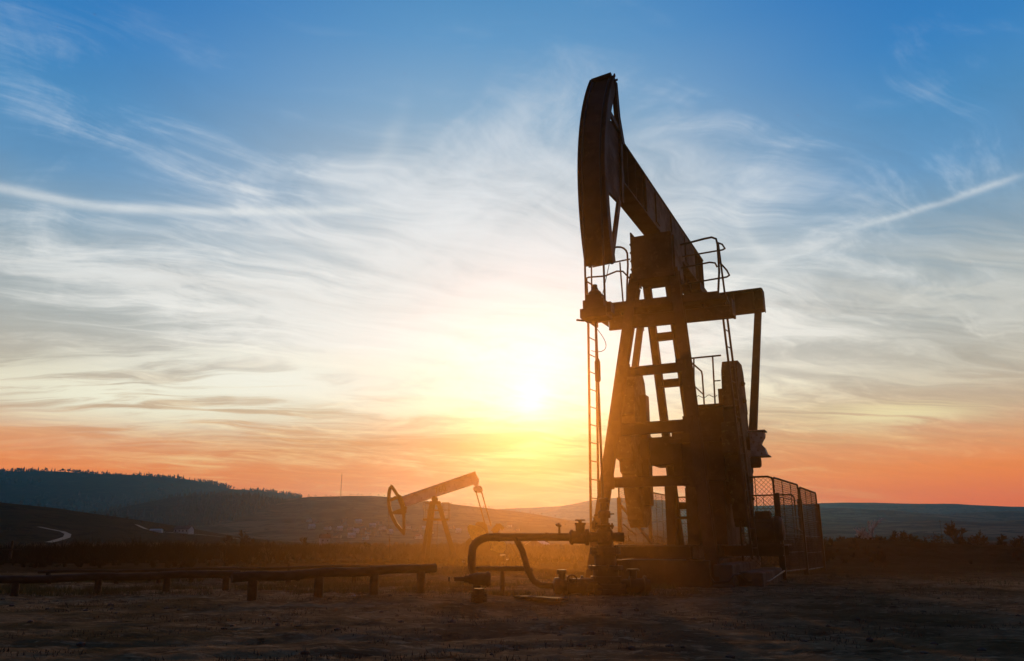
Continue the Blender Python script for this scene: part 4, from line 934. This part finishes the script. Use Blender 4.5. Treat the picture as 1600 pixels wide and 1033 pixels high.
for i, (px, py, Yd, mt, lb) in enumerate(sp_):
    p = at(px, py, float(Yd)); h = (p.z-gz(p.x, Yd))*(1.22 if Yd < 120 else 1.1); bare_tree(p.x, float(Yd), h, M[mt], lb, 100+i, .62 if i % 3 else .45, 5 if Yd < 120 else 4)

# ------------------------------------------------------------------ scrub belt, grass and litter
def scrub(name, label, x0, x1, y0, y1, n, h0, h1, mat, clump=6.0, seed=0, blade=26):
    x = rng.uniform(x0, x1, n); y = rng.uniform(y0, y1, n)
    k = np.clip(.45+1.5*fbm(x/clump, y/clump, 3, seed), 0.05, 1); keep = k > rng.uniform(0, .9, n); x, y, k = x[keep], y[keep], k[keep]
    z = ground_h(x, y)-.05; h = rng.uniform(h0, h1, len(x))*(.55+.6*k); T = []
    for a in range(blade):
        dx = rng.normal(0, .22, len(x))*h; dy = rng.normal(0, .22, len(x))*h; hh = h*rng.uniform(.45, 1, len(x)); w = rng.uniform(.010, .030, len(x))*(1+y/90)
        ox = rng.normal(0, .16, len(x))*h*.6; oy = rng.normal(0, .16, len(x))*h*.6; lo = rng.uniform(0, .5, len(x))*hh
        b0 = np.stack([x+ox-w, y+oy, z+lo], 1); b1 = np.stack([x+ox+w, y+oy+w, z+lo], 1); tp = np.stack([x+ox+dx, y+oy+dy, z+hh], 1)
        T.append(np.stack([b0, b1, tp], 1))
    o = tri_cloud(name, np.concatenate(T).astype(np.float32), mat); tag(o, label, kind='stuff'); return o
scrub('scrub', 'dense bare dark scrub beyond the field at far left', -85, -22, 66, 150, 2400, 1.3, 2.4, M['twig'], 9, 51, 30)
scrub('scrub', 'pale brown dead scrub round and behind the small pumpjack', -26, 9, 66, 150, 1700, .9, 2.0, M['twigl'], 9, 52, 30)
scrub('scrub', 'dense bare scrub behind the wire fence and spoil heaps at right', 12, 110, 100, 160, 3600, 1.2, 3.0, M['twig'], 9, 53, 30)
def shrubs(name, label, x0, x1, y0, y1, n, h0, h1, clump, seed):
    x = rng.uniform(x0, x1, n); y = rng.uniform(y0, y1, n); k = np.clip(.25+2.2*fbm(x/clump, y/clump, 3, seed), .04, 1) > rng.uniform(0, 1, n); x, y = x[k], y[k]
    h = h0+(h1-h0)*rng.random(len(x))**1.7; P = np.stack([x, y, ground_h(x, y)-.1], 1)
    T = puffs(P, h, h*.42, 190, .085); tag(tri_cloud(name, T, M['twig']), label, kind='stuff')
shrubs('thicket', 'dark leafless thicket beyond the spoil heaps at right', 14, 110, 104, 150, 560, 1.5, 3.6, 14, 81)
shrubs('thicket', 'dark leafless thicket below the pasture slope at left', -110, -24, 80, 170, 380, 1.0, 2.3, 16, 83)
scrub('scrub', 'far brown scrub belt below the village hill', -230, 230, 150, 420, 5200, 1.5, 3.0, M['twigl'], 22, 55, 24)
scrub('weeds', 'dry weeds on the spoil heaps beyond the pad', 7, 34, 26, 40, 1500, .15, .5, M['twig'], 3, 57, 12)
def tufts(name, label, x, y, h0, h1, per, mat, spread=.05):
    n = len(x); z = ground_h(x, y); T = []
    for a in range(per):
        ox = rng.normal(0, spread, n); oy = rng.normal(0, spread, n); h = rng.uniform(h0, h1, n); w = .003+.004*rng.random(n)
        dx = rng.normal(0, .35, n)*h; dy = rng.normal(0, .35, n)*h; ang = rng.uniform(0, 3.14, n)
        b0 = np.stack([x+ox-w*np.cos(ang), y+oy-w*np.sin(ang), z-.01], 1); b1 = np.stack([x+ox+w*np.cos(ang), y+oy+w*np.sin(ang), z-.01], 1); tp = np.stack([x+ox+dx, y+oy+dy, z+h], 1)
        T.append(np.stack([b0, b1, tp], 1))
    tag(tri_cloud(name, np.concatenate(T).astype(np.float32), mat), label, kind='stuff')
n = 9000; x = rng.uniform(-9, 3, n); y = rng.uniform(12.3, 19, n); k = fbm(x/1.3, y/.8, 3, 61) > .02; tufts('grass', 'patches of short green grass between the pipe rails and the flowline', x[k], y[k], .03, .11, 9, M['grass'])
n = 26000; x = rng.uniform(-9, 13, n); y = 2.6+rng.random(n)**1.4*22; k = fbm(x/.9+.3*y, y/.5, 4, 63) > .10; tufts('dead_grass', 'flattened dead grass strewn over the bare soil', x[k], y[k], .008, .035, 5, M['straw'], .06)
n = 700; x = rng.uniform(-3.0, 16, n)+4; y = rng.uniform(13, 26, n); k = fbm(x/1.5, y/1.0, 3, 65) > .12; tufts('grass', 'thin green tufts right of the wire fence', x[k], y[k], .03, .10, 14, M['grass'], .08)
scrub('weeds', 'low dark dead weeds covering the ground behind the far pipe rail', -60, 12, 24, 64, 6500, .12, .42, M['twig'], 5, 71, 12)
scrub('weeds', 'low dark dead weeds behind the wire fence and heaps at right', 6, 70, 34, 64, 4500, .12, .42, M['twig'], 5, 73, 12)
# stones and clods
V = []; mb = MB()
for i in range(420):
    yy = 3.2+random.Random(i).random()**1.3*18; xx = random.Random(i+999).uniform(-.75, .8)*yy; r_ = random.Random(i+77).uniform(.008, .034); zz = gz(xx, yy); rr = random.Random(i*3)
    vs = [(xx+r_*math.cos(a)*rr.uniform(.7,1.3), yy+r_*math.sin(a)*rr.uniform(.7,1.3), zz+dz*r_) for dz in (-.3, .35) for a in (0,1.05,2.09,3.14,4.19,5.24)]
    vs.append((xx, yy, zz+r_*rr.uniform(.5,.9)))
    mb.add(vs, [(k_i, (k_i+1) % 6, 6+(k_i+1) % 6, 6+k_i) for k_i in range(6)]+[(6+k_i, 6+(k_i+1) % 6, 12) for k_i in range(6)])
o = mb.build('stones', material('field_stone', (.075,.058,.046), (.04,.031,.025), 8, .9)); tag(o, 'small stones and clods scattered over the bare soil', kind='stuff')
# plank on the ground, litter
a, b_ = onground(812, 936), onground(880, 941)
m_ = MB(); m_.bar(a+Vector((0,0,.03)), b_+Vector((0,0,.035)), .22, .035); o = m_.build('plank', M['wood']); tag(o, 'flat board lying on the soil left of the wellhead', 'plank')
for i, (px, py, lb) in enumerate(((348,913,'scrap of white litter under the long pipe rail'),(552,936,'scrap of pale litter between the stout posts'))):
    p = onground(px, py); p.z = gz(p.x, p.y)+.02; r = random.Random(i)
    m_ = MB(); n_ = 5; g_ = [[p+Vector(((u-2)*.016, (w_-2)*.016, r.uniform(0,.022))) for u in range(n_)] for w_ in range(n_)]
    m_.add([c for row in g_ for c in row], [(w_*n_+u, w_*n_+u+1, (w_+1)*n_+u+1, (w_+1)*n_+u) for w_ in range(n_-1) for u in range(n_-1)]); o = m_.build('litter', M['wall']); tag(o, lb, 'litter')

# ------------------------------------------------------------------ air
def air(mb, name, dens, col, g, label):
    m = bpy.data.materials.new(name); m.use_nodes = True; t = m.node_tree; t.nodes.clear()
    out = t.nodes.new('ShaderNodeOutputMaterial'); pv = t.nodes.new('ShaderNodeVolumePrincipled')
    pv.inputs['Color'].default_value = (*col, 1); pv.inputs['Density'].default_value = dens; pv.inputs['Anisotropy'].default_value = g
    t.links.new(pv.outputs[0], out.inputs['Volume'])
    return tag(mb.build(name, m), label, kind='stuff')
air(MB().box((-12500, -60, -9), (12500, 7200, 420)), 'haze', HAZE_D, (.07,.46,1.0), .75, 'thin evening haze over the whole valley')
# veil added over the pad to imitate lens flare: a closed dome, thick in the middle and thinning to nothing at its rim
NU, NV = 40, 20; DC = Vector((1.2, 15.0, -.3)); DR = Vector((10.2, 14.8, 9.0)); V = [(0, 0, -DR.z), (0, 0, DR.z)]; F = []
for j in range(1, NV):
    a = math.pi*j/NV-math.pi/2
    for k in range(NU): V.append((DR.x*math.cos(a)*math.cos(2*math.pi*k/NU), DR.y*math.cos(a)*math.sin(2*math.pi*k/NU), DR.z*math.sin(a)))
for k in range(NU): k2 = (k+1) % NU; F.append((0, 2+k2, 2+k)); F.append((1, 2+(NV-2)*NU+k, 2+(NV-2)*NU+k2))
for j in range(NV-2):
    for k in range(NU): k2 = (k+1) % NU; F.append((2+j*NU+k, 2+j*NU+k2, 2+(j+1)*NU+k2, 2+(j+1)*NU+k))
o = air(MB().add(V, F), 'flare_veil', VEIL_D, (1.0,.56,.16), .90, 'added orange veil over the pad, standing in for lens flare'); o.location = DC
t = o.data.materials[0].node_tree; N = NT(t); pv = [n for n in t.nodes if n.type == 'PRINCIPLED_VOLUME'][0]
tcn = N.new('ShaderNodeTexCoord'); mp = N.new('ShaderNodeMapping'); mp.inputs['Scale'].default_value = (1/DR.x, 1/DR.y, 1/DR.z); t.links.new(tcn.outputs['Object'], mp.inputs[0])
ln = N.new('ShaderNodeVectorMath', operation='LENGTH'); t.links.new(mp.outputs[0], ln.inputs[0])
fall = N.m('POWER', N.m('MAXIMUM', N.m('SUBTRACT', .97, N.m('MULTIPLY', ln.outputs['Value'], ln.outputs['Value'])), 0.0), 1.6)
t.links.new(N.m('MULTIPLY', fall, VEIL_D), pv.inputs['Density'])
